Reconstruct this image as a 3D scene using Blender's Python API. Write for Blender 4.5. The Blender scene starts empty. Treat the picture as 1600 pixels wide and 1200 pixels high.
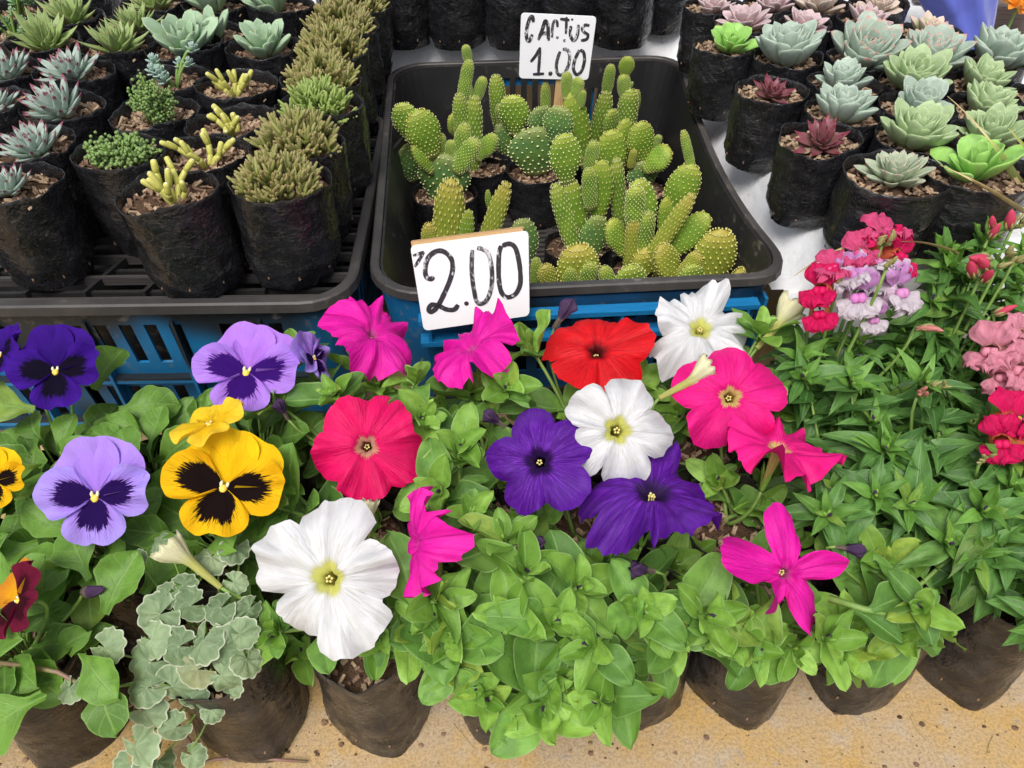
import bpy, math, random
from mathutils import Vector, Matrix, noise
random.seed(11)
sc = bpy.context.scene
PI = math.pi
# ---------------------------------------------------------------- camera
CH = 0.62; FPX = 1200.0; PC = PS = math.sqrt(.5)
cd_ = bpy.data.cameras.new('camera'); cam = bpy.data.objects.new('camera', cd_)
sc.collection.objects.link(cam); cam.location = (0, 0, CH); cam.rotation_euler = (math.radians(45), 0, 0)
cd_.angle = 2 * math.atan(800 / FPX); cd_.clip_start = .02; cd_.clip_end = 200; sc.camera = cam
# ---------------------------------------------------------------- world, sun, exposure
w = bpy.data.worlds.new('World'); sc.world = w; w.use_nodes = True
wt = w.node_tree; wt.nodes.clear()
sky = wt.nodes.new('ShaderNodeTexSky'); sky.sky_type = 'NISHITA'; sky.sun_disc = False
SUN_EL, SUN_AZ = math.radians(62), math.radians(200)
sky.sun_elevation = SUN_EL; sky.sun_rotation = SUN_AZ; sky.air_density = 1.0; sky.dust_density = 4.0
hs = wt.nodes.new('ShaderNodeHueSaturation'); hs.inputs['Saturation'].default_value = .45
bg = wt.nodes.new('ShaderNodeBackground'); bg.inputs['Strength'].default_value = .115
wo = wt.nodes.new('ShaderNodeOutputWorld')
wt.links.new(sky.outputs[0], hs.inputs['Color']); wt.links.new(hs.outputs[0], bg.inputs[0]); wt.links.new(bg.outputs[0], wo.inputs[0])
sl = bpy.data.lights.new('sun', 'SUN'); sl.energy = 1.85; sl.angle = math.radians(32); sl.color = (1, .96, .9)
so = bpy.data.objects.new('sun', sl); sc.collection.objects.link(so)
sd = Vector((math.sin(SUN_AZ) * math.cos(SUN_EL), math.cos(SUN_AZ) * math.cos(SUN_EL), math.sin(SUN_EL)))
so.rotation_euler = sd.to_track_quat('Z', 'Y').to_euler()
vs = sc.view_settings; vs.view_transform = 'Standard'; vs.look = 'None'; vs.gamma = 1; vs.exposure = .5
# ---------------------------------------------------------------- helpers
col = sc.collection
V = Vector
def at(px, py, h):
    u = (px - 800) / FPX; v = (py - 600) / FPX; z = (CH - h) / (PS + v * PC)
    return V((u * z, z * (PC - v * PS), h))
def atY(px, py, Y):
    u = (px - 800) / FPX; v = (py - 600) / FPX; z = Y / (PC - v * PS)
    return V((u * z, Y, CH - z * (PS + v * PC)))
def mpp(p): return (p.y * PC + (CH - p.z) * PS) / FPX
def cdir(a, b, c): return (V((1, 0, 0)) * a + V((0, PS, PC)) * b + V((0, -PS, PC)) * c).normalized()
def nz(x, y, z=0): return noise.noise(V((x, y, z)))
def rnd(a, b): return random.uniform(a, b)
def smooth(a, b, x):
    t = min(1, max(0, (x - a) / (b - a))); return t * t * (3 - 2 * t)

class MB:
    def __init__(s): s.v = []; s.f = []; s.m = []; s.uv = []
    def add(s, vs, fs, mi=0, uvs=None):
        o = len(s.v); s.v += [tuple(a) for a in vs]; s.f += [tuple(i + o for i in f) for f in fs]
        s.m += [mi] * len(fs); s.uv += list(uvs) if uvs else [(.5, .5)] * len(vs)
    def grid(s, pts, nu, nv, mi=0, uvs=None, wrap=False):
        fs = []
        for i in range(nu - 1):
            for j in range(nv if wrap else nv - 1):
                k = (j + 1) % nv
                fs.append((i * nv + j, i * nv + k, (i + 1) * nv + k, (i + 1) * nv + j))
        s.add(pts, fs, mi, uvs)
    def tube(s, pts, rad, k=6, mi=0, cap=True, v0=0., v1=1.):
        pts = [V(p) for p in pts]; n = len(pts); t0 = (pts[1] - pts[0]).normalized()
        x = t0.orthogonal().normalized(); out = []; uv = []
        for i, p in enumerate(pts):
            t = (pts[min(i + 1, n - 1)] - pts[max(i - 1, 0)]).normalized()
            x = (x - t * x.dot(t)).normalized(); y = t.cross(x)
            r = rad[i] if hasattr(rad, '__len__') else rad
            for j in range(k):
                a = 2 * PI * j / k; out.append(p + (x * math.cos(a) + y * math.sin(a)) * r)
                uv.append((j / k, v0 + (v1 - v0) * i / (n - 1)))
        o = len(s.v); s.grid(out, n, k, mi, uv, True)
        if cap:
            s.f += [tuple(o + k - 1 - j for j in range(k)), tuple(o + (n - 1) * k + j for j in range(k))]; s.m += [mi, mi]
    def box(s, c, d, R=None, mi=0):
        vs = [V((x * d[0] / 2, y * d[1] / 2, z * d[2] / 2)) for x in (-1, 1) for y in (-1, 1) for z in (-1, 1)]
        if R: vs = [R @ q for q in vs]
        vs = [q + V(c) for q in vs]
        s.add(vs, [(0, 1, 3, 2), (4, 6, 7, 5), (0, 4, 5, 1), (2, 3, 7, 6), (0, 2, 6, 4), (1, 5, 7, 3)], mi)
    def build(s, name, mats, sm=True):
        me = bpy.data.meshes.new(name); me.from_pydata(s.v, [], s.f)
        for m in (mats if isinstance(mats, (list, tuple)) else [mats]): me.materials.append(m)
        me.polygons.foreach_set('material_index', s.m)
        me.polygons.foreach_set('use_smooth', [sm] * len(s.f))
        ul = me.uv_layers.new(name='UVMap'); fl = []
        for l in me.loops: fl += s.uv[l.vertex_index]
        ul.data.foreach_set('uv', fl); me.update(); return me

def kid(name, me, parent=None, M=None):
    o = bpy.data.objects.new(name, me); col.objects.link(o)
    if parent: o.parent = parent
    if M is not None: o.matrix_basis = M
    return o
def tag(o, label=None, cat=None, group=None, kind=None):
    for k, v in (('label', label), ('category', cat), ('group', group), ('kind', kind)):
        if v: o[k] = v
    return o
def thing(name, label, cat, loc, group=None, rz=0):
    o = bpy.data.objects.new(name, None); col.objects.link(o); o.empty_display_size = .02
    o.location = loc; o.rotation_euler = (0, 0, rz); return tag(o, label, cat, group)
def frame(pos, d, up, sx=1, sy=1, sz=1):          # Y along d, Z near up
    y = V(d).normalized(); x = y.cross(V(up))
    if x.length < 1e-4: x = y.orthogonal()
    x.normalize(); z = x.cross(y)
    return Matrix.Translation(pos) @ Matrix((x, y, z)).transposed().to_4x4() @ Matrix.Diagonal((sx, sy, sz, 1))
def face(pos, d, roll=0, s=1):                    # Z along d, Y near camera up
    z = V(d).normalized(); up = V((0, PS, PC)); x = up.cross(z)
    if x.length < 1e-3: x = V((1, 0, 0))
    x.normalize(); y = z.cross(x)
    return Matrix.Translation(pos) @ Matrix((x, y, z)).transposed().to_4x4() @ Matrix.Rotation(roll, 4, 'Z') @ Matrix.Diagonal((s, s, s, 1))
def bez(a, b, c, n): return [(1 - t) ** 2 * a + 2 * t * (1 - t) * b + t * t * c for t in [i / n for i in range(n + 1)]]

# ---------------------------------------------------------------- materials
def newmat(name):
    m = bpy.data.materials.new(name); m.use_nodes = True; m.node_tree.nodes.clear(); return m, m.node_tree
def N(t, typ, ins=None, out=0, **pr):
    n = t.nodes.new(typ)
    for k, v in pr.items(): setattr(n, k, v)
    for k, v in (ins or {}).items():
        if isinstance(v, bpy.types.NodeSocket): t.links.new(v, n.inputs[k])
        else: n.inputs[k].default_value = v
    return n.outputs[out] if out is not None else n
def c4(c): return (*c, 1) if len(c) == 3 else c
def mth(t, op, a, b=0., cl=False): return N(t, 'ShaderNodeMath', {0: a, 1: b}, operation=op, use_clamp=cl)
def mix(t, f, a, b):
    a = a if isinstance(a, bpy.types.NodeSocket) else c4(a); b = b if isinstance(b, bpy.types.NodeSocket) else c4(b)
    return N(t, 'ShaderNodeMix', {0: f, 6: a, 7: b}, out=2, data_type='RGBA')
def mrange(t, x, a, b, lo=0., hi=1., sm=True):
    return N(t, 'ShaderNodeMapRange', {0: x, 1: a, 2: b, 3: lo, 4: hi}, interpolation_type='SMOOTHSTEP' if sm else 'LINEAR')
def nse(t, scale, detail=3., vec=None, rough=.5, out=0):
    i = {'Scale': scale, 'Detail': detail, 'Roughness': rough}
    if vec is not None: i['Vector'] = vec
    return N(t, 'ShaderNodeTexNoise', i, out=out)
def objco(t): return N(t, 'ShaderNodeTexCoord', out=3)
def uvxy(t):
    s = N(t, 'ShaderNodeSeparateXYZ', {0: N(t, 'ShaderNodeTexCoord', out=2)}, out=None); return s.outputs[0], s.outputs[1]
def comb(t, x, y, z=0.): return N(t, 'ShaderNodeCombineXYZ', {0: x, 1: y, 2: z})
def bump(t, h, s=.3, d=.002): return N(t, 'ShaderNodeBump', {'Strength': s, 'Distance': d, 'Height': h})
def finish(m, t, color, rough=.5, spec=.5, nrm=None, trans=0., tcol=None, sss=0., coat=0., sheen=0.):
    i = {'Base Color': color if isinstance(color, bpy.types.NodeSocket) else c4(color), 'Roughness': rough, 'Specular IOR Level': spec}
    if nrm: i['Normal'] = nrm
    if sss: i['Subsurface Weight'] = sss; i['Subsurface Radius'] = (.004, .006, .002); i['Subsurface Scale'] = .5
    if coat: i['Coat Weight'] = coat
    if sheen: i['Sheen Weight'] = sheen
    sh = N(t, 'ShaderNodeBsdfPrincipled', i)
    if trans:
        tr = N(t, 'ShaderNodeBsdfTranslucent', {'Color': (tcol if tcol is not None else (color if isinstance(color, bpy.types.NodeSocket) else c4(color)))})
        sh = N(t, 'ShaderNodeMixShader', {0: trans, 1: sh, 2: tr})
    o = N(t, 'ShaderNodeOutputMaterial', {'Surface': sh}, out=None); return m
def rand(t): return N(t, 'ShaderNodeObjectInfo', out=5)

def leaf_mat(name, a, b, vein, edge, rough=.5, trans=.3, edgew=.9, veinf=9., spec=.4, vstr=.35):
    m, t = newmat(name); u, v = uvxy(t); r = rand(t)
    au = mth(t, 'MULTIPLY', mth(t, 'ABSOLUTE', mth(t, 'SUBTRACT', u, .5)), 2.)
    c = mix(t, r, [q * .75 for q in a], [min(1, q * 1.12) for q in b])
    r2 = mth(t, 'FRACT', mth(t, 'MULTIPLY', r, 17.31)); c = mix(t, mrange(t, r2, .86, 1., 0., .55), c, (b[0] * 1.7, b[1] * 1.05, b[2]))
    n1 = nse(t, 3., 3., comb(t, u, mth(t, 'MULTIPLY', v, 1.5), mth(t, 'MULTIPLY', r, 37.)))
    c = mix(t, mrange(t, n1, .35, .7, 0., .55), c, [q * .6 for q in a])
    c = mix(t, mrange(t, nse(t, 7., 4., comb(t, u, v, mth(t, 'MULTIPLY', r, 53.)), .7), .68, .74, 0., .5), c, (.2, .16, .06))
    c = mix(t, mrange(t, nse(t, 55., 2., comb(t, u, v, r)), .58, .75, 0., .25), c, b)
    sv = mth(t, 'SINE', mth(t, 'MULTIPLY', mth(t, 'SUBTRACT', v, mth(t, 'MULTIPLY', au, .28)), veinf * 2 * PI))
    vf = mth(t, 'MULTIPLY', mrange(t, sv, .8, 1.), vstr)
    mid = mrange(t, au, .03, .09, .75, 0.)
    c = mix(t, mth(t, 'MAXIMUM', vf, mid), c, vein)
    c = mix(t, mrange(t, au, edgew, min(.999, edgew + .08), 0., .8), c, edge)
    h = mth(t, 'SUBTRACT', nse(t, 18., 2., comb(t, u, v, r)), mth(t, 'ADD', mth(t, 'MULTIPLY', vf, 1.2), mid))
    return finish(m, t, c, rough, spec, bump(t, h, .35, .0012), trans, mix(t, .45, c, (.25, .42, .03)))

def petal_mat(name, colr, throat, vt, vein, vstr=.5, soft=.07, edge=None, rough=.6, trans=.22, fold=None, spots=0.):
    m, t = newmat(name); u, v = uvxy(t); r = rand(t)
    vn = nse(t, 1., 3., comb(t, mth(t, 'MULTIPLY', u, 110.), mth(t, 'MULTIPLY', v, 5.), mth(t, 'MULTIPLY', r, 9.)))
    n2 = nse(t, 1., 3., comb(t, mth(t, 'MULTIPLY', u, 16.), mth(t, 'MULTIPLY', v, 2.), r))
    c = mix(t, mrange(t, n2, .35, .7, 0., .5), colr, [q * .6 for q in colr])
    c = mix(t, mrange(t, nse(t, 1., 2., comb(t, mth(t, 'MULTIPLY', u, 7.), mth(t, 'MULTIPLY', v, 3.), mth(t, 'MULTIPLY', r, 5.))), .5, .75, 0., .3), c, [min(1, q * 1.15 + .05) for q in colr])
    # five main veins run out from the throat
    f5 = mth(t, 'ABSOLUTE', mth(t, 'SUBTRACT', mth(t, 'FRACT', mth(t, 'ADD', mth(t, 'MULTIPLY', u, 5.), .5)), .5))
    main = mth(t, 'MULTIPLY', mrange(t, f5, .006, .03, 1., 0.), mrange(t, v, .35, .95, 1., 0.))
    c = mix(t, mth(t, 'MULTIPLY', main, vstr), c, vein)
    c = mix(t, mth(t, 'MULTIPLY', mrange(t, vn, .5, .62), mrange(t, v, .35, 1., vstr * 1.3, vstr * .3)), c, vein)
    if edge: c = mix(t, mrange(t, v, .8, 1., 0., .7), c, edge)
    if spots: c = mix(t, mth(t, 'MULTIPLY', mrange(t, nse(t, 300., 1., objco(t)), .73, .76), spots), c, (.9, .85, .85))
    vv = mth(t, 'ADD', v, mth(t, 'MULTIPLY', mth(t, 'SUBTRACT', vn, .5), .18))
    c = mix(t, mrange(t, vv, vt, vt + soft, 1., 0.), c, throat)
    h = mth(t, 'ADD', mth(t, 'MULTIPLY', vn, .7), mth(t, 'MULTIPLY', n2, .8))
    return finish(m, t, c, rough, .25, bump(t, h, .6, .003), trans, c)

def pansy_mat(name, colr, edge, blotch, b0, b1, base=None):
    m, t = newmat(name); u, v = uvxy(t); r = rand(t)
    st = nse(t, 1., 4., comb(t, mth(t, 'MULTIPLY', u, 46.), mth(t, 'MULTIPLY', v, 4.), mth(t, 'MULTIPLY', r, 11.)), .65)
    n2 = nse(t, 1., 2., comb(t, mth(t, 'MULTIPLY', u, 9.), mth(t, 'MULTIPLY', v, 2.5), r))
    c = mix(t, mrange(t, v, .35, 1.), colr, edge)
    c = mix(t, mrange(t, n2, .35, .75, 0., .35), c, [q * .7 for q in colr])
    if b1 > 0:
        au = mth(t, 'ABSOLUTE', mth(t, 'SUBTRACT', u, .5))
        ext = mth(t, 'SUBTRACT', b1, mth(t, 'MULTIPLY', mth(t, 'MULTIPLY', au, au), 1.9))
        d = mth(t, 'SUBTRACT', mth(t, 'ADD', v, mth(t, 'MULTIPLY', mth(t, 'SUBTRACT', st, .5), .6)), ext)
        st2 = nse(t, 1., 3., comb(t, mth(t, 'MULTIPLY', u, 95.), mth(t, 'MULTIPLY', v, 2.5), mth(t, 'MULTIPLY', r, 23.)))
        ray = mth(t, 'MULTIPLY', mrange(t, st2, .53, .62), mrange(t, mth(t, 'SUBTRACT', v, ext), .0, .3, .75, 0.))
        c = mix(t, ray, c, blotch); c = mix(t, mrange(t, d, -.03, .03, 1., 0.), c, blotch)
    h = mth(t, 'ADD', st, n2)
    return finish(m, t, c, .8, .1, bump(t, h, .45, .002), .2, c)

def succ_mat(name, base, top, tip, tipw=.86, edge=None, rough=.5, dust=.25):
    m, t = newmat(name); u, v = uvxy(t); r = rand(t)
    c = mix(t, mrange(t, v, .1, .8), base, top)
    c = mix(t, mth(t, 'MULTIPLY', r, .35), c, [q * .6 for q in top])
    n1 = nse(t, 4., 4., comb(t, u, mth(t, 'MULTIPLY', v, 2.), mth(t, 'MULTIPLY', r, 31.)))
    c = mix(t, mrange(t, n1, .4, .75, 0., dust), c, [min(1, q * 1.5 + .04) for q in top])
    c = mix(t, mrange(t, nse(t, 30., 3., comb(t, u, v, mth(t, 'MULTIPLY', r, 7.))), .62, .72, 0., .35), c, [q * .55 for q in base])
    if edge:
        e = mth(t, 'ABSOLUTE', mth(t, 'SUBTRACT', mth(t, 'FRACT', mth(t, 'MULTIPLY', u, 2.)), .5))
        c = mix(t, mrange(t, e, .38, .5, 0., .6), c, edge)
    vv = mth(t, 'ADD', v, mth(t, 'MULTIPLY', mth(t, 'SUBTRACT', n1, .5), .12))
    c = mix(t, mrange(t, vv, tipw, min(1.05, tipw + .1), 0., .9), c, tip)
    return finish(m, t, c, rough, .35, bump(t, n1, .15, .001), sss=.12)

def plain(name, c, c2=None, rough=.5, sc_=40., bs=.2, bd=.001, spec=.5, trans=0., sheen=0.):
    m, t = newmat(name); n = nse(t, sc_, 4., objco(t))
    cc = mix(t, mrange(t, n, .35, .7), c, c2 or [q * .7 for q in c])
    return finish(m, t, cc, rough, spec, bump(t, n, bs, bd), trans, sheen=sheen)

def bag_mat(name, c, c2, rough, dust, dcol=(.3, .25, .2)):
    m, t = newmat(name); o = objco(t); r = rand(t)
    ov = N(t, 'ShaderNodeVectorMath', {0: o, 1: comb(t, mth(t, 'MULTIPLY', r, 3.), r, 0.)}, operation='ADD')
    wr = nse(t, 1.9, 2., N(t, 'ShaderNodeMapping', {0: ov, 2: (.3, .2, 0), 3: (1., 1., 3.4)}), .5)
    fine = nse(t, 8., 2., N(t, 'ShaderNodeMapping', {0: ov, 2: (0, .6, .4), 3: (.5, .5, 3.5)}), .5)
    rg = mth(t, 'ABSOLUTE', mth(t, 'SUBTRACT', nse(t, 2.4, 3., N(t, 'ShaderNodeMapping', {0: ov, 2: (.5, .35, .2), 3: (1., 1., 2.2)}), .5), .5))
    rg2 = mth(t, 'ABSOLUTE', mth(t, 'SUBTRACT', nse(t, 5., 2., N(t, 'ShaderNodeMapping', {0: ov, 2: (-.4, .2, .6), 3: (.6, .6, 2.4)}), .5), .5))
    cc = mix(t, mrange(t, wr, .35, .7), c, c2)
    fl = mth(t, 'MULTIPLY', mrange(t, nse(t, 60., 2., ov), .69, .74), dust)
    dn = mth(t, 'MULTIPLY', mrange(t, nse(t, 7., 5., ov, .7), .55, .8), dust * .25)
    cc = mix(t, mth(t, 'MAXIMUM', fl, dn), cc, dcol)
    h = mth(t, 'ADD', mth(t, 'ADD', wr, mth(t, 'MULTIPLY', fine, .1)), mth(t, 'ADD', mth(t, 'MULTIPLY', mrange(t, rg, 0., .12, 1., 0.), .5), mth(t, 'MULTIPLY', mrange(t, rg2, 0., .1, 1., 0.), .22)))
    ro = mrange(t, nse(t, 4., 4., ov), .3, .7, rough - .1, rough + .14)
    return finish(m, t, cc, ro, .5, bump(t, h, .45, .002))

MT = {}
MT['petleaf'] = leaf_mat('petunia_leaf', (.095, .24, .04), (.2, .4, .07), (.2, .37, .09), (.26, .42, .13), .55, .26, vstr=.14)
MT['petyoung'] = leaf_mat('petunia_young_leaf', (.2, .42, .05), (.31, .54, .09), (.27, .46, .12), (.33, .5, .18), .52, .28, vstr=.1)
MT['snapleaf'] = leaf_mat('snapdragon_leaf', (.06, .175, .035), (.13, .29, .065), (.18, .33, .1), (.16, .31, .09), .4, .24, veinf=7., vstr=.2)
MT['snapyoung'] = leaf_mat('snapdragon_young_leaf', (.13, .31, .05), (.18, .38, .06), (.22, .4, .1), (.18, .36, .08), .42, .28, veinf=7., vstr=.2)
MT['panleaf'] = leaf_mat('pansy_leaf', (.11, .25, .035), (.17, .34, .05), (.2, .35, .08), (.2, .36, .08), .5, .26, veinf=5.)
MT['ivy'] = leaf_mat('variegated_leaf', (.19, .29, .14), (.29, .39, .21), (.34, .43, .26), (.58, .62, .46), .6, .22, edgew=.9, veinf=4., vstr=.3)
MT['stem'] = plain('green_stem', (.2, .33, .07), (.14, .25, .05), .5, 60.)
MT['redstem'] = plain('reddish_stem', (.24, .12, .1), (.2, .2, .07), .5, 90.)
MT['white'] = petal_mat('white_petunia', (.74, .74, .76), (.6, .6, .14), .345, (.56, .57, .5), .5, .07)
MT['rose'] = petal_mat('rose_petunia', (.8, .002, .125), (.55, .27, .18), .34, (.55, .002, .09), .5, .04, spots=.5)
MT['magenta'] = petal_mat('magenta_petunia', (.78, .005, .36), (.6, .12, .36), .24, (.5, .003, .25), .55, .1, spots=.6)
MT['pink'] = petal_mat('pink_petunia', (.86, .008, .24), (.6, .45, .15), .335, (.6, .004, .16), .6, .035, spots=.4)
MT['red'] = petal_mat('red_petunia', (.72, .004, .01), (.1, .004, .006), .3, (.42, .002, .01), .6, .1, spots=.4)
MT['purple'] = petal_mat('purple_petunia', (.085, .003, .26), (.018, .002, .05), .34, (.2, .03, .5), .5, .14, spots=.4)
MT['back'] = petal_mat('petunia_reverse', (.74, .1, .4), (.5, .2, .3), .2, (.28, .03, .2), .7, .1)
MT['cream'] = petal_mat('cream_bud', (.8, .78, .5), (.55, .56, .16), .5, (.6, .6, .25), .5, .3)
MT['wilt'] = petal_mat('wilted_petal', (.09, .045, .12), (.2, .16, .12), .3, (.04, .02, .06), .6)
MT['anther'] = plain('anther', (.72, .62, .24), (.6, .5, .15), .6)
PV = {  # pansy: upper petals, lower petals with blotch
 'lav': (pansy_mat('lavender_upper', (.38, .2, .72), (.42, .26, .76), (.03, .005, .12), 0, 0), pansy_mat('lavender_lower', (.38, .2, .74), (.4, .3, .8), (.016, .003, .07), 0, .7)),
 'lav2': (pansy_mat('violet_upper', (.44, .18, .72), (.46, .22, .76), (.03, .005, .12), 0, 0), pansy_mat('violet_lower', (.42, .17, .72), (.44, .24, .78), (.035, .004, .14), 0, .72)),
 'yel': (pansy_mat('yellow_upper', (.84, .5, .006), (.84, .54, .01), (.02, .01, .01), 0, 0), pansy_mat('yellow_lower', (.84, .48, .006), (.84, .46, .008), (.008, .003, .003), 0, .76)),
 'dark': (pansy_mat('indigo_upper', (.024, .004, .14), (.045, .008, .23), (.005, .002, .03), 0, 0), pansy_mat('indigo_lower', (.026, .004, .15), (.05, .008, .26), (.004, .002, .012), 0, .7)),
 'yelp': (pansy_mat('plain_yellow_upper', (.8, .5, .01), (.8, .56, .03), (.02, .01, .01), 0, 0), pansy_mat('plain_yellow_lower', (.8, .5, .01), (.8, .55, .04), (.3, .08, .01), 0, .12)),
 'mar': (pansy_mat('gold_upper', (.8, .4, .01), (.55, .2, .02), (.1, .01, .02), 0, .2), pansy_mat('maroon_lower', (.085, .004, .02), (.14, .008, .03), (.035, .002, .008), 0, .7))}
MT['eye'] = plain('pansy_eye', (.85, .52, .01), (.85, .7, .2), .5)
MT['eyew'] = plain('pansy_eye_pale', (.8, .75, .6), (.7, .65, .3), .6)
MT['bag'] = bag_mat('black_bag_plastic', (.009, .009, .0105), (.018, .018, .021), .22, .7)
MT['bagb'] = bag_mat('brown_sheen_black_bag_plastic', (.018, .0155, .0148), (.046, .038, .034), .29, .5)  # front bags: brownish reflected light put into the base colour
def soil_m():
    m, t = newmat('soil_and_bark'); n = nse(t, 140., 4., objco(t)); n2 = nse(t, 30., 2., objco(t))
    c = mix(t, mrange(t, n, .35, .65), (.07, .04, .025), (.26, .16, .1)); c = mix(t, mrange(t, n2, .45, .7, 0., .7), c, (.03, .018, .012))
    return finish(m, t, c, .9, .15, bump(t, n, .8, .003))
MT['soil'] = soil_m()
MT['chip'] = plain('bark_chip', (.3, .19, .12), (.13, .07, .045), .85, 60., .4)
MT['chipl'] = plain('pale_straw_chip', (.48, .36, .24), (.3, .2, .12), .85, 60., .4)
MT['sign'] = plain('white_card', (.78, .78, .8), (.74, .74, .76), .35, 8., .02)
MT['wood'] = plain('raw_wood', (.52, .33, .15), (.4, .24, .11), .7, 25.)
MT['woodd'] = plain('weathered_timber', (.16, .12, .1), (.09, .07, .06), .75, 18.)
def paint(name, lo, hi):
    m, t = newmat(name); o = objco(t)
    n = nse(t, 260., 4., N(t, 'ShaderNodeMapping', {0: o, 3: (1., .5, 1.)}), .7); b = nse(t, 22., 2., o)
    f = mrange(t, mth(t, 'ADD', n, mth(t, 'MULTIPLY', b, .5)), lo, hi)
    c = mix(t, f, (.025, .022, .028), (.7, .7, .72)); return finish(m, t, c, .5, .4)
MT['ink'] = paint('black_paint', .83, 1.0); MT['inkf'] = paint('faded_black_paint', .74, 1.02)
def crate_m(name, c, c2, blue=None):
    m, t = newmat(name); o = objco(t)
    n = nse(t, 9., 5., o, .6); n2 = nse(t, 90., 3., o)
    cc = mix(t, mrange(t, n, .35, .7), c, c2)
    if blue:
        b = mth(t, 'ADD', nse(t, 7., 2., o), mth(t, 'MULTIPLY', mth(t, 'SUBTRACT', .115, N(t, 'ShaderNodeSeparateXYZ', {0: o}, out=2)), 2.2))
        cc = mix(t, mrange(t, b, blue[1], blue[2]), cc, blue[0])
    cc = mix(t, mth(t, 'MULTIPLY', mrange(t, n2, .55, .75), mrange(t, n, .45, .65, 0., .6)), cc, (.26, .22, .18))
    return finish(m, t, cc, .48, .45, bump(t, n2, .25, .001))
MT['cblack'] = crate_m('black_crate_plastic', (.012, .012, .013), (.025, .024, .024))
MT['crim'] = crate_m('worn_rim_plastic', (.032, .03, .03), (.075, .068, .063))
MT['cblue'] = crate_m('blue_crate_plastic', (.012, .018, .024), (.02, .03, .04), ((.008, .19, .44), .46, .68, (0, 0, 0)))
MT['cblue3'] = crate_m('shaded_blue_crate_plastic', (.008, .02, .035), (.02, .04, .06), ((.006, .15, .38), .3, .62, (0, 0, 0)))  # darker copy of the rail blue, the wall's shade painted in
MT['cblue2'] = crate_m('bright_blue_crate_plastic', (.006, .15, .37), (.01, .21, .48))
def concrete():
    m, t = newmat('ochre_concrete'); o = objco(t)
    a = nse(t, 9., 6., o, .65); b = nse(t, 45., 4., o, .6); s = nse(t, 420., 3., o, .7); d = nse(t, 130., 2., o)
    c = mix(t, mrange(t, a, .4, .62), (.45, .335, .205), (.49, .31, .105))
    c = mix(t, mrange(t, b, .5, .72, 0., .7), c, (.45, .37, .28))
    c = mix(t, mrange(t, nse(t, 26., 4., o, .6), .62, .7, 0., .6), c, (.3, .28, .27))
    c = mix(t, mrange(t, s, .38, .56, .4, 0.), c, (.17, .12, .08)); c = mix(t, mrange(t, d, .74, .8, 0., .5), c, (.16, .11, .08))
    c = mix(t, mrange(t, s, .6, .75, 0., .5), c, (.55, .43, .28))
    h = mth(t, 'ADD', mth(t, 'ADD', b, s), mth(t, 'MULTIPLY', a, .6))
    return finish(m, t, c, .85, .25, bump(t, h, .5, .002))
MT['concrete'] = concrete()
def sheet_m():
    m, t = newmat('white_plastic_sheet'); o = objco(t)
    n = nse(t, 12., 5., o, .6); v = nse(t, 5., 2., N(t, 'ShaderNodeMapping', {0: o, 2: (0, 0, .5), 3: (3., .6, 1.)}))
    c = mix(t, mrange(t, n, .4, .8), (.84, .85, .87), (.74, .75, .77)); c = mix(t, mrange(t, nse(t, 90., 3., o), .68, .74, 0., .5), c, (.3, .26, .22))
    return finish(m, t, c, .42, .5, bump(t, mth(t, 'ADD', n, mth(t, 'MULTIPLY', v, 2.)), .6, .014), .12)
MT['sheet'] = sheet_m()
MT['cloth'] = plain('blue_cotton', (.075, .1, .42), (.05, .065, .3), .85, 30., .3, sheen=.3)
MT['orange'] = plain('orange_petal', (.75, .3, .02), (.65, .2, .01), .6)
def pad_m(name, a, b, e):
    m, t = newmat(name); u, v = uvxy(t); r = rand(t); n = nse(t, 3.5, 3., comb(t, u, v, mth(t, 'MULTIPLY', r, 19.)))
    c = mix(t, mrange(t, n, .35, .7), a, b); c = mix(t, mrange(t, v, .72, 1., 0., .75), c, e)
    c = mix(t, mth(t, 'MULTIPLY', r, .3), c, [q * .55 for q in a])
    c = mix(t, mrange(t, mth(t, 'ADD', v, mth(t, 'MULTIPLY', n, .3)), .12, .34, .75, 0.), c, (.2, .15, .07))
    c = mix(t, mrange(t, nse(t, 6., 5., comb(t, u, v, mth(t, 'MULTIPLY', r, 71.)), .7), .66, .72, 0., .6), c, (.24, .2, .1))
    return finish(m, t, c, .5, .35, bump(t, nse(t, 90., 2., objco(t)), .2, .001), sss=.1)
MT['pad'] = pad_m('cactus_pad', (.16, .29, .03), (.24, .39, .04), (.4, .42, .06))
MT['padg'] = pad_m('cactus_old_pad', (.1, .21, .06), (.15, .28, .06), (.27, .29, .08))
MT['pady'] = pad_m('cactus_yellow_pad', (.25, .31, .035), (.32, .37, .045), (.45, .34, .07))
MT['areole'] = plain('areole_bristles', (.66, .62, .22), (.56, .5, .14), .8)
MT['areolep'] = plain('areole_bristles_pale', (.68, .7, .36), (.6, .6, .26), .8)
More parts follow.
